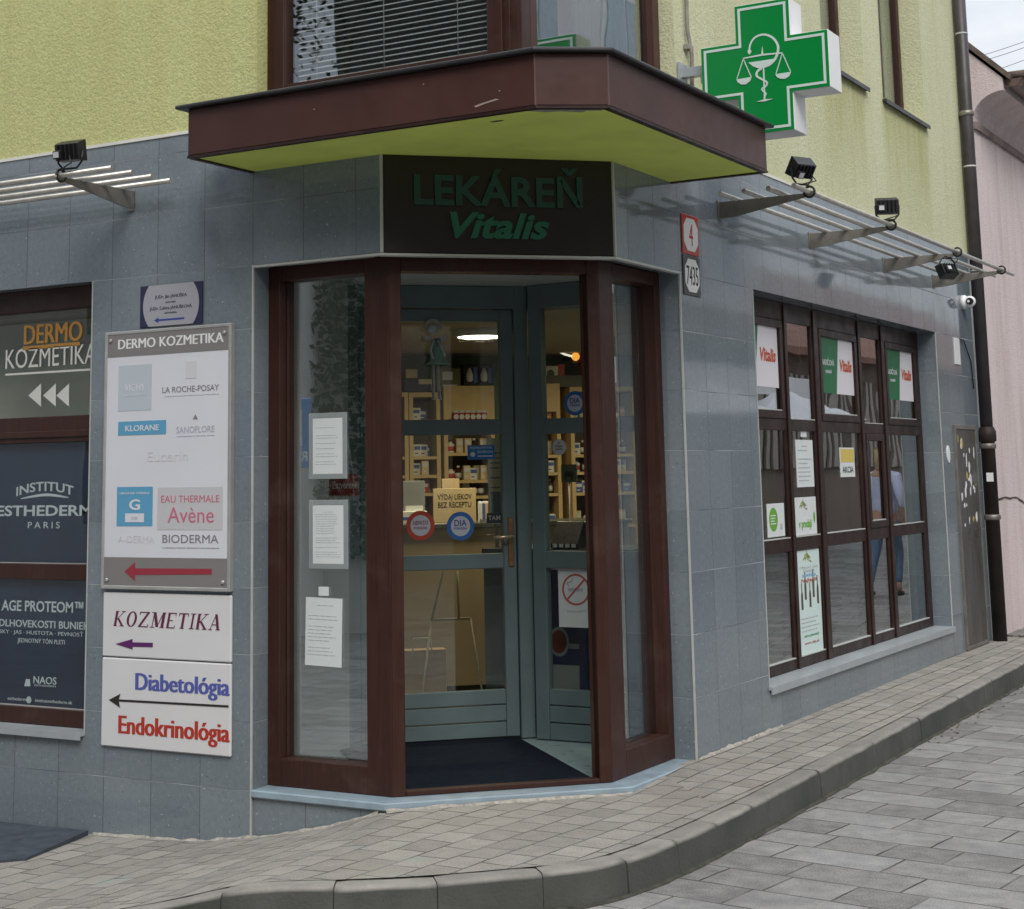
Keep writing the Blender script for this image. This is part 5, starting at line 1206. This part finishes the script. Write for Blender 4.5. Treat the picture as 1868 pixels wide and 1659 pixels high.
# counter with its sign
CO = 3.35
t = wall_thing('counter', 'beige shop counter with dark top behind the inner door', 'counter', 'C', CO, .35, 0)
MB().box(-1.4, .62, 0, .5, .12, 1.22).box(.68, 1.5, 0, .5, .12, 1.22).build('front_panel', M['counter'], t, bevel=.004)
MB().box(-1.4, 1.5, .04, .5, -.005, .12).build('plinth', M['black'], t)
MB().box(-1.42, 1.52, -.03, .52, 1.22, 1.255).build('top', simple('dark_counter_top', (.07, .075, .06, 1), .3), t, bevel=.003)
def on_counter(name, lab, cat, px0, px1, pyt, mat, off=CO+.12, zb_=1.2555, d=.012, fn=None):
    s0, z1 = W(px0, pyt, 'C', off); s1, _ = W(px1, pyt, 'C', off); t = wall_thing(name, lab, cat, 'C', off, (s0+s1)/2, zb_); hw, H = (s1-s0)/2, z1-zb_
    MB().box(-hw, hw, 0, d, 0, H).build('board', mat, t, bevel=.002)
    if fn: fn(t, hw, H)
    return t
tan_ = simple('tan_card', (.50, .39, .22, 1), .7, 0, .06, 5); dk = flat('dark_lettering', (.05, .04, .03, 1))
def f1(t, hw, H):
    lt = MB(); T(lt, 'VÝDAJ LIEKOV', 0, H*.68, H*.15, hw*1.6, -.0005, bold=.01); T(lt, 'BEZ RECEPTU', 0, H*.45, H*.15, hw*1.55, -.0005, bold=.01); lt.build('lettering', dk, t)
on_counter('counter_sign', 'tan counter sign reading VÝDAJ LIEKOV BEZ RECEPTU', 'sign', 790, 868, 892, tan_, fn=f1)
def f1b(t, hw, H):
    lt = MB(); lines(lt, -hw*.7, hw*.7, H*.4, H*.8, 4, 0., .3, 3); lt.build('print', M['ink'], t)
on_counter('counter_card', 'small tan card standing behind the counter sign', 'card', 806, 838, 874, tan_, CO+.2, fn=f1b)
on_counter('counter_dispenser', 'grey plastic dispenser at the left end of the counter', 'dispenser', 735, 775, 878, simple('grey_plastic', (.22, .23, .24, 1), .4), CO+.1, d=.2, fn=lambda t, hw, H: MB().box(-hw*.8, hw*.8, -.003, -.0003, H*.08, H*.42).build('print', M['paper'], t))
def f2(t, hw, H):
    for k in range(4): MB().box(-hw+.01+k*hw*.48, -hw+.01+k*hw*.48+hw*.42, -.012, -.001, H*.15, H*.9).build('leaflet', pm_[(0, 2, 3, 1)[k]], t)
on_counter('leaflet_rack', 'rack of small leaflets on the counter right of the counter sign', 'rack', 872, 893, 915, M['white'], CO+.05, fn=f2)
t = wall_thing('tissue_box', 'white box with blue stripe on the counter behind the red sticker', 'box', 'C', CO+.05, W(752, 950, 'C', CO+.05)[0], 1.2555)
MB().box(-.11, .11, 0, .12, 0, .09).build('carton', pm_[0], t, bevel=.004); MB().box(-.111, .111, -.0015, .02, .03, .05).build('stripe', pm_[2], t)
t = wall_thing('paper_bag', 'brown paper bag standing by the counter front behind the lower door pane', 'bag', 'C', CO-.32, W(770, 1200, 'C', CO-.32)[0], -.0075)
MB().prism([(-.17, 0), (.17, 0), (.175, .42), (-.175, .42)], 0, .12).build('bag', simple('kraft_paper', (.36, .26, .15, 1), .8, 0, .1, 9), t, bevel=.004)
MB().tube([(-.07, -.004, .38), (-.06, -.01, .5), (.06, -.01, .5), (.07, -.004, .38)], .005, 6).build('handle', M['trim'], t)
t = wall_thing('easel_reflection', 'pale easel lines imitating a stand reflected in the lower door pane', 'stand', 'C', 2.35, W(815, 1200, 'C', 2.35)[0], -.0075)  # thin rods imitate the reflection of a stand in the lower pane
x_ = lambda px, py: (W(px, py, 'C', 2.35)[0]-W(815, 1200, 'C', 2.35)[0], W(px, py, 'C', 2.35)[1])
for q_ in ([(815, 1015), (787, 1130)], [(834, 1040), (837, 1125)]): MB().tube([(x_(*q_[0])[0], 0, x_(*q_[0])[1]), (x_(*q_[1])[0], -.0, x_(*q_[1])[1])], .007, 6).build('leg', M['easel'], t)
MB().tube([(x_(787, 1129)[0], 0, x_(787, 1129)[1]), (x_(858, 1125)[0], 0, x_(787, 1129)[1])], .007, 6).build('cross_bar', M['easel'], t)
MB().tube([(x_(787, 1130)[0], 0, x_(787, 1130)[1]), (x_(770, 1130)[0]-.06, -.1, 0)], .007, 6).tube([(x_(858, 1125)[0], 0, x_(787, 1129)[1]), (x_(858, 1125)[0]+.08, -.1, 0)], .007, 6).build('foot', M['easel'], t)
# poster display beside counter
s0, z1 = W(890, 800, 'C', 2.6); s1, z0 = W(920, 952, 'C', 2.6)
t = wall_thing('poster_stand', 'tall cream poster stand by the hinge side of the door', 'poster stand', 'C', 2.6, (s0+s1)/2, 0); hw = (s1-s0)/2
MB().box(-hw, hw, 0, .02, z0, z1).build('sheet', simple('cream_poster', (.50, .45, .32, 1), .7, 0, .1, 4), t)
lt = MB(); lines(lt, -hw*.8, hw*.8, z0+.32*(z1-z0), z1-.15*(z1-z0), 9, 0, .3, 9); lt.box(-hw*.7, hw*.7, -.001, 0, z0+.06, z0+.2); lt.build('print', simple('blue_grey_print', (.10, .14, .2, 1)), t)
MB().box(-hw*.2, hw*.2, .0, .02, .03, z0).box(-hw, hw, -.12, .14, -.006, .03).build('stand', M['steel_dark'], t)
# displays behind the side screen
t = wall_thing('display_board', 'small board with a dark bull on green behind the side screen', 'picture', 'A', 2.9, *W(1038, 880, 'A', 2.9)); s0, z0 = W(1025, 880, 'A', 2.9); s1, z1 = W(1052, 847, 'A', 2.9); hw, H = (s1-s0)/2, z1-z0
MB().box(-hw, hw, 0, .012, 0, H).build('board', simple('green_field_print', (.13, .17, .07, 1), .6), t)
MB().prism([(-hw*.6, H*.5), (-hw*.3, H*.62), (hw*.5, H*.6), (hw*.75, H*.45), (hw*.55, H*.38), (hw*.45, H*.12), (hw*.3, H*.12), (hw*.2, H*.32), (-hw*.3, H*.3), (-hw*.35, H*.1), (-hw*.5, H*.1), (-hw*.5, H*.35)], -.002, -.0003).build('bull_picture', M['black'], t)
MB().tube([(0, .006, 0), (0, .03, -1.45)], .008, 6).box(-.12, .12, -.1, .12, -1.47, -1.45).build('stand', M['steel_dark'], t)
t['label'] = 'small board with a dark cow picture on green behind the side screen'
t = wall_thing('card_terminal', 'dark terminal with small white keys behind the side screen', 'terminal', 'A', 2.55, *W(1042, 1000, 'A', 2.55)); 
MB().prism([(-.1, 0), (.1, 0), (.1, .05), (.03, .17), (-.0, .17), (-.1, .03)], -.1, .1, 'x').build('body', M['black'], t, bevel=.004)
m = MB()
for k in range(4): m.box(-.08+k*.045, -.05+k*.045, -.102, -.0995, .008, .03)
parts(m, 'key', M['white'], t)
MB().box(-.6, .5, -.12, .5, -.06, -.002).box(-.6, .5, -.1, .48, -1.06, -.06).build('cabinet', simple('dark_cabinet', (.05, .06, .065, 1), .5), t)
s0, z0 = W(1006, 1255, 'A', 2.25); s1, z1 = W(1066, 1060, 'A', 2.25)
t = wall_thing('floor_display', 'dark blue floor display with a red cup picture behind the side screen', 'display', 'A', 2.25, (s0+s1)/2, 0); hw = (s1-s0)/2
MB().box(-hw, hw, 0, .1, 0, 1.0).build('panel', simple('dark_blue_card', (.035, .035, .10, 1), .5, 0, .4, 4), t)
MB().prism(oval(-hw*.5, .56, .07, .09, 22), -.004, -.0003).build('cup_picture', simple('pale_cup_print', (.3, .33, .36, 1)), t)
MB().prism(oval(-hw*.5, .56, .055, .072, 22), -.006, -.0041).build('drink_picture', flat('dark_red_print', (.20, .035, .025, 1)), t)
MB().box(-hw*.5+.07, -hw*.5+.14, -.005, -.0003, .52, .55).build('cup_handle', simple('pale_cup_print', (.3, .33, .36, 1)), t); MB().box(-hw, hw*.6, -.003, -.0003, .05, .42).build('pale_field', simple('pale_grey_card', (.3, .32, .33, 1)), t)
# hanging fairy doll
s, z = W(790, 730, 'C', dn-.03)
t = wall_thing('fairy_doll', 'small hanging cloth fairy doll in a teal dress behind the inner door glass', 'doll', 'C', dn+.02, W(790, 730, 'C', dn+.02)[0], W(790, 730, 'C', dn+.02)[1])
cl_ = simple('pale_cloth', (.44, .47, .46, 1), .9, 0, .1, 30); td = simple('teal_tulle', (.20, .34, .29, 1), .9, 0, .15, 30); k_ = 1/300
def D(px, py): a_, b_ = W(px, py, 'C', dn+.02); return a_-W(790, 730, 'C', dn+.02)[0], b_-W(790, 730, 'C', dn+.02)[1]
hx, hz = D(788, 601); MB().ball((hx, -.02, hz), .038, 14, (1, .7, 1)).build('head', cl_, t)
rg = [(hx+.05*cos(a_*pi/8), -.02, hz+.012+.046*sin(a_*pi/8)) for a_ in range(-1, 10)]; MB().tube(rg, .009, 6).build('hair', simple('grey_yarn', (.34, .36, .36, 1), .9), t)
(x0, z0), (x1, z1) = D(793, 618), D(797, 660)
m = MB().lathe([(.018, z0), (.03, (z0+z1)/2), (.055, z1), (.085, z1-.02)], (x1, -.02, 0), 'z', 14); m.v = [(v[0], -.02+(v[1]+.02)*.4, v[2]) for v in m.v]; m.build('dress', td, t)
for pp in ([(789, 622), (783, 640), (788, 656)], [(797, 622), (804, 638), (810, 652)]): MB().tube([(D(*p)[0], -.035, D(*p)[1]) for p in pp], .009, 6).build('arm', cl_, t)
for pp in ([(789, 665), (790, 700), (789, 727)], [(797, 665), (798, 700), (800, 727)]): MB().tube([(D(*p)[0], -.02, D(*p)[1]) for p in pp]+[(D(*pp[2])[0]+.01, -.035, D(*pp[2])[1]-.004)], .01, 6).build('leg', cl_, t)
for sg_ in (-1, 1): MB().prism([(x0, z0-.005), (x0+sg_*.075, z0+.025), (x0+sg_*.07, z0-.01), (x0+sg_*.02, z0-.02)], -.012, -.008).build('wing', cl_, t)

# ------------------------------------------------------------------ the far side of the street, which the glass and the polished tiles mirror
def building_box(name, lab, x0, x1, y0, y1, z0, z1, mat):
    t = thing(name, lab, 'building', ((x0+x1)/2, (y0+y1)/2, z0))
    MB().box((x0-x1)/2, (x1-x0)/2, (y0-y1)/2, (y1-y0)/2, 0, z1-z0).build('wall', mat, t); return t
wht = plaster_mat('white_render', (.76, .77, .78, 1), (.82, .82, .82, 1), (.6, .58, .55, 1), .3, 0)
t = building_box('cafe_building', 'white cafe building across the street mirrored in the right entrance pane', 7.8, 14, 6, 23.5, -.2, 10.5, wht)
lbp = simple('pale_blue_panel', (.42, .50, .56, 1), .3)
for y in (-7.6, -4.2, -.8, 2.6, 6):
    for z in (5.1, 8.0):
        w_ = MB().box(-3.12, -3.1, y, y+1.9, z, z+2.1).build('window', M['white'], t); MB().box(-3.14, -3.121, y+.1, y+.9, z+.1, z+2.).build('pane', lbp, w_); MB().box(-3.14, -3.121, y+1., y+1.8, z+.1, z+2.).build('pane', lbp, w_)
MB().box(-3.25, -3.1, -8.7, 8.7, 4.0, 4.75).build('cladding', simple('brown_board_cladding', (.16, .105, .08, 1), .6, 0, .2, 3), t)
MB().box(-3.12, -3.1, -8.2, 8.2, .3, 2.9).build('shopfront', simple('dark_shopfront', (.045, .05, .05, 1), .2), t)
hg = MB(); rr = random.Random(2)
for k in range(2600):
    c_ = Vector((7.15+rr.uniform(0, .5), rr.uniform(12, 23.4), rr.uniform(3.2, 3.85))); a_ = Vector((rr.gauss(0, 1), rr.gauss(0, 1), rr.gauss(0, 1))).normalized()*.09; b_ = a_.orthogonal().normalized()*.05
    hg.face([c_-a_, c_+b_, c_+a_, c_-b_])
leafm = simple('hedge_leaf', (.05, .11, .025, 1), .6, 0, .5, 1.5)
tag(hg.build('balcony_hedge', leafm, norm=False), 'green hedge in planters above the white awning across the street', 'hedge')
t = thing('cafe_awning', 'white awning of the cafe across the street mirrored in the tiles', 'awning', (7.3, 17.7, 2.9))
MB().prism([(-1.0, -.02), (-1.0, -.0), (.5, .3), (.5, .25)], -5.7, 5.7).build('canopy', M['white'], t); MB().box(-1.02, -1.0, -5.7, 5.7, -.02, .36).build('valance', M['white'], t)
def parasol(lab, x, y):
    t = thing('cafe_parasol', lab, 'parasol', (x, y, 0), 0, 'white parasols on the cafe terrace')
    MB().lathe([(1.5, 2.4), (1.2, 2.5), (.02, 2.95)], (0, 0, 0), 'z', 8, False).build('canopy', M['white'], t); MB().tube([(0, 0, 0), (0, 0, 2.9)], .025, 8).build('pole', M['steel_dark'], t)
parasol('white cafe parasol nearer the white awning', 5.9, 16.2); parasol('white cafe parasol farther along the street', 5.9, 20.4)
brn = plaster_mat('brown_render', (.20, .15, .13, 1), (.26, .2, .18, 1), (.15, .11, .1, 1), .3, 0)
t = building_box('slatted_building', 'low brown building with slatted screen and tiled roof mirrored in the right window', 8.0, 13, 23.6, 46, .1, 4.2, brn)
for k in range(46):
    y = -11.1+k*.48; MB().box(-2.62, -2.5, y, y+.24, 1.5, 3.5).build('slat', simple('pale_slat', (.36, .31, .28, 1), .8) if k == 0 else bpy.data.materials['pale_slat'], t)
MB().box(-2.56, -2.51, -11.2, 11.2, 1.5, 3.5).build('screen_back', M['black'], t); MB().box(-2.66, -2.62, -11.2, 11.2, 2.4, 2.48).build('screen_rail', M['trim'], t)
MB().prism([(-2.9, 3.9), (-2.9, 4.05), (0, 6.4), (2.9, 4.0)], -11.2, 11.2).build('roof', simple('red_brown_tile', (.22, .105, .075, 1), .8, 0, .3, 5, .01, 12), t)
# facades behind the viewer, mirrored in the left panes
gry = plaster_mat('grey_render', (.70, .70, .71, 1), (.78, .78, .78, 1), (.4, .39, .37, 1), .3, 0)
t = building_box('grey_house', 'pale grey house across the side street mirrored in the left entrance pane', -24, -9.75, -17, -10.2, -.6, 6.2, gry)
for k in range(4):
    for z in (1.5, 4.2):
        w_ = MB().box(-6.5+k*3.4, -5.3+k*3.4, 3.4, 3.42, z, z+1.7).build('window', M['white'], t); MB().box(-6.4+k*3.4, -5.4+k*3.4, 3.421, 3.44, z+.1, z+1.6).build('pane', M['black'], w_)
t = building_box('ivy_wall', 'wall overgrown with ivy across the side street mirrored in the left entrance pane', -9.9, 2, -12.5, -11.2, -.6, 6.5, plaster_mat('wall_render', (.42, .42, .4, 1), (.5, .5, .48, 1), (.3, .3, .28, 1), .3, 0))
iv = MB()
for k in range(24000):
    c_ = Vector((rr.uniform(-5.9, 5.9), .65+rr.uniform(.02, .28), rr.uniform(1.1, 7.3))); a_ = Vector((rr.gauss(0, 1), rr.gauss(0, .5), rr.gauss(0, 1))).normalized()*.075; b_ = a_.orthogonal().normalized()*.05
    iv.face([c_-a_, c_+b_, c_+a_, c_-b_])
iv.build('ivy', simple('ivy_leaf', (.028, .06, .022, 1), .6, 0, .5, 1.5), t, norm=False)
building_box('tall_dark_house', 'tall dark house behind the ivy wall mirrored in the window above the canopy', -11.4, 5, -21, -14, -.6, 17, plaster_mat('dark_render', (.05, .055, .05, 1), (.075, .08, .07, 1), (.05, .05, .04, 1), .3, 0))
t = building_box('sky_blocking_house', 'unseen brown-grey house added behind the viewer to block sky from the door glass', 13, 24, -24, 1, -.6, 10, plaster_mat('taupe_render', (.24, .21, .19, 1), (.30, .27, .24, 1), (.2, .17, .15, 1), .3, 0))  # unseen house added to keep bright sky out of the door-glass reflection
for y in (-9, -5.5, -2, 1.5, 5, 8.5):
    for z in (1.4, 4.8, 7.6):
        w_ = MB().box(-5.53, -5.5, y, y+1.3, z, z+1.7).build('window', M['white'], t); MB().box(-5.55, -5.531, y+.1, y+1.2, z+.1, z+1.6).build('pane', M['black'], w_)
# parking board mirrored in the left pane
t = thing('street_sign', 'blue street board with a white H mirrored in the left entrance pane', 'sign', (-6.5, -5.75, -.5), radians(180))
MB().tube([(0, .02, 0), (0, .02, 2.9)], .03, 10).build('post', M['steel'], t)
MB().box(-.6, .6, -.02, .0, 2.2, 2.88).build('board', flat('blue_board', (.07, .20, .45, 1), .4), t, bevel=.01)
lt = MB(); T(lt, 'H', -.36, 2.42, .34, .26, -.0205, bold=.03); T(lt, 'REST', -.40, 2.26, .09, .3, -.0205); lt.build('lettering', M['white'], t)
# tree mirrored in the window above the canopy
t = thing('street_tree', 'leafy tree across the side street mirrored in the window above the canopy', 'tree', (-8.6, -8.6, -.5))
MB().tube([(0, 0, 0), (.1, 0, 2.5), (.0, .1, 5), (.3, .1, 8)], [.22, .17, .13, .05], 10).tube([(.05, 0, 4), (-.9, .4, 6), (-1.6, .6, 7.6)], [.09, .06, .02], 8).tube([(0, .1, 5), (.9, -.2, 6.5), (1.6, 0, 8.5)], [.08, .05, .02], 8).build('trunk', simple('bark', (.09, .07, .05, 1), .9, 0, .3, 5, .01, 20), t)
cwn = MB()
for c0 in [(-1.5, .5, 7.6), (1.4, 0, 8.6), (.2, .2, 9.2), (-.6, -.3, 8.6), (.9, .6, 7.4), (-1.0, .3, 6.3), (-.2, .4, 7.8), (1.9, .2, 9.6), (0, 0, 10.2), (-1.4, -.4, 9.4)]:
    for k in range(300):
        d = Vector((rr.gauss(0, .42), rr.gauss(0, .42), rr.gauss(0, .36))); c_ = Vector(c0)+d; a_ = Vector((rr.gauss(0, 1), rr.gauss(0, 1), rr.gauss(0, 1))).normalized()*.055; b_ = a_.orthogonal().normalized()*.026
        cwn.face([c_-a_, c_+b_, c_+a_, c_-b_])
cwn.build('crown', simple('tree_leaf', (.045, .085, .025, 1), .6, 0, .5, 1.2), t, norm=False)

# ------------------------------------------------------------------ the woman walking up the street, seen mirrored in the right window
def skin_obj(name, chain, mat, parent, sub=2):
    """chain: list of (parent index or None, xyz, rx, ry)"""
    bm = bmesh.new(); lay = bm.verts.layers.skin.verify(); vs_ = [bm.verts.new(c[1]) for c in chain]
    for i, c in enumerate(chain):
        vs_[i][lay].radius = (c[2], c[3]); vs_[i][lay].use_root = c[0] is None
        if c[0] is not None: bm.edges.new((vs_[c[0]], vs_[i]))
    me = bpy.data.meshes.new(name); bm.to_mesh(me); bm.free(); me.materials.append(mat)
    o = link(name, me, parent); s_ = o.modifiers.new('skin', 'SKIN'); s_.use_smooth_shade = True
    ss = o.modifiers.new('sub', 'SUBSURF'); ss.levels = sub; ss.render_levels = sub
    return o
t = thing('person', 'woman in a loose pale blue blouse and blue jeans walking, mirrored in the right window', 'person', (2.25, 14.0, road_z(2.25, 14)), radians(8))
skin = simple('skin', (.45, .27, .2, 1), .5, 0, .05, 8); den = simple('blue_denim', (.10, .16, .27, 1), .9, 0, .15, 12); blo = simple('pale_blue_cotton', (.50, .55, .72, 1), .9, 0, .08, 8)
k = 1.08
B_ = [(None, (0, 0, .93), .13, .10), (0, (0, 0, 1.12), .115, .085), (1, (0, -.005, 1.30), .13, .09), (2, (0, -.01, 1.42), .10, .075), (3, (0, 0, 1.50), .05, .05), (4, (0, .02, 1.585), .07, .085), (5, (0, .02, 1.68), .05, .06),
      (0, (-.09, .05, .80), .085, .09), (7, (-.09, .16, .47), .055, .06), (8, (-.09, .05, .09), .035, .04), (9, (-.09, .17, .03), .035, .025),
      (0, (.09, -.04, .80), .085, .09), (11, (.09, -.12, .47), .055, .06), (12, (.09, -.30, .11), .035, .04), (13, (.09, -.22, .03), .035, .025),
      (3, (-.17, 0, 1.38), .05, .05), (15, (-.24, -.06, 1.12), .038, .038), (16, (-.22, .04, .90), .03, .03), (17, (-.21, .08, .82), .024, .035),
      (3, (.17, 0, 1.38), .05, .05), (19, (.24, .05, 1.12), .038, .038), (20, (.20, .22, 1.0), .03, .03), (21, (.19, .28, .96), .024, .035)]
sk = lambda L_: [(a_, tuple(v*k for v in p), r1*k, r2*k) for a_, p, r1, r2 in L_]
skin_obj('body', sk(B_), skin, t)
skin_obj('blouse', sk([(None, (0, -.005, 1.25), .155, .115), (0, (0, 0, 1.08), .16, .12), (1, (0, 0, .90), .18, .14), (0, (0, -.01, 1.40), .13, .09), (3, (0, 0, 1.475), .065, .06), (3, (-.17, 0, 1.385), .068, .066), (5, (-.235, -.05, 1.16), .062, .06), (6, (-.235, -.0, 1.02), .058, .055), (3, (.17, 0, 1.385), .068, .066), (8, (.235, .04, 1.16), .062, .06), (9, (.22, .12, 1.06), .058, .055)]), blo, t)
skin_obj('jeans', sk([(None, (0, 0, .90), .145, .115), (0, (-.09, .05, .78), .098, .10), (1, (-.09, .155, .47), .07, .072), (2, (-.09, .06, .13), .055, .055), (0, (.09, -.04, .78), .098, .10), (4, (.09, -.12, .47), .07, .072), (5, (.09, -.285, .15), .055, .055)]), den, t)
skin_obj('hair', sk([(None, (0, -.01, 1.63), .085, .095), (0, (0, .0, 1.70), .055, .065), (0, (0, -.05, 1.54), .075, .05), (2, (0, -.06, 1.44), .06, .035)]), simple('fair_hair', (.48, .36, .20, 1), .6, 0, .2, 20), t)
for (x, y, z) in ((-.09*k, .13*k, .0), (.09*k, -.24*k, .015)):
    MB().ball((x, y, .03+z), .05, 12, (.9, 2.2, .7)).build('shoe', M['black'], t)
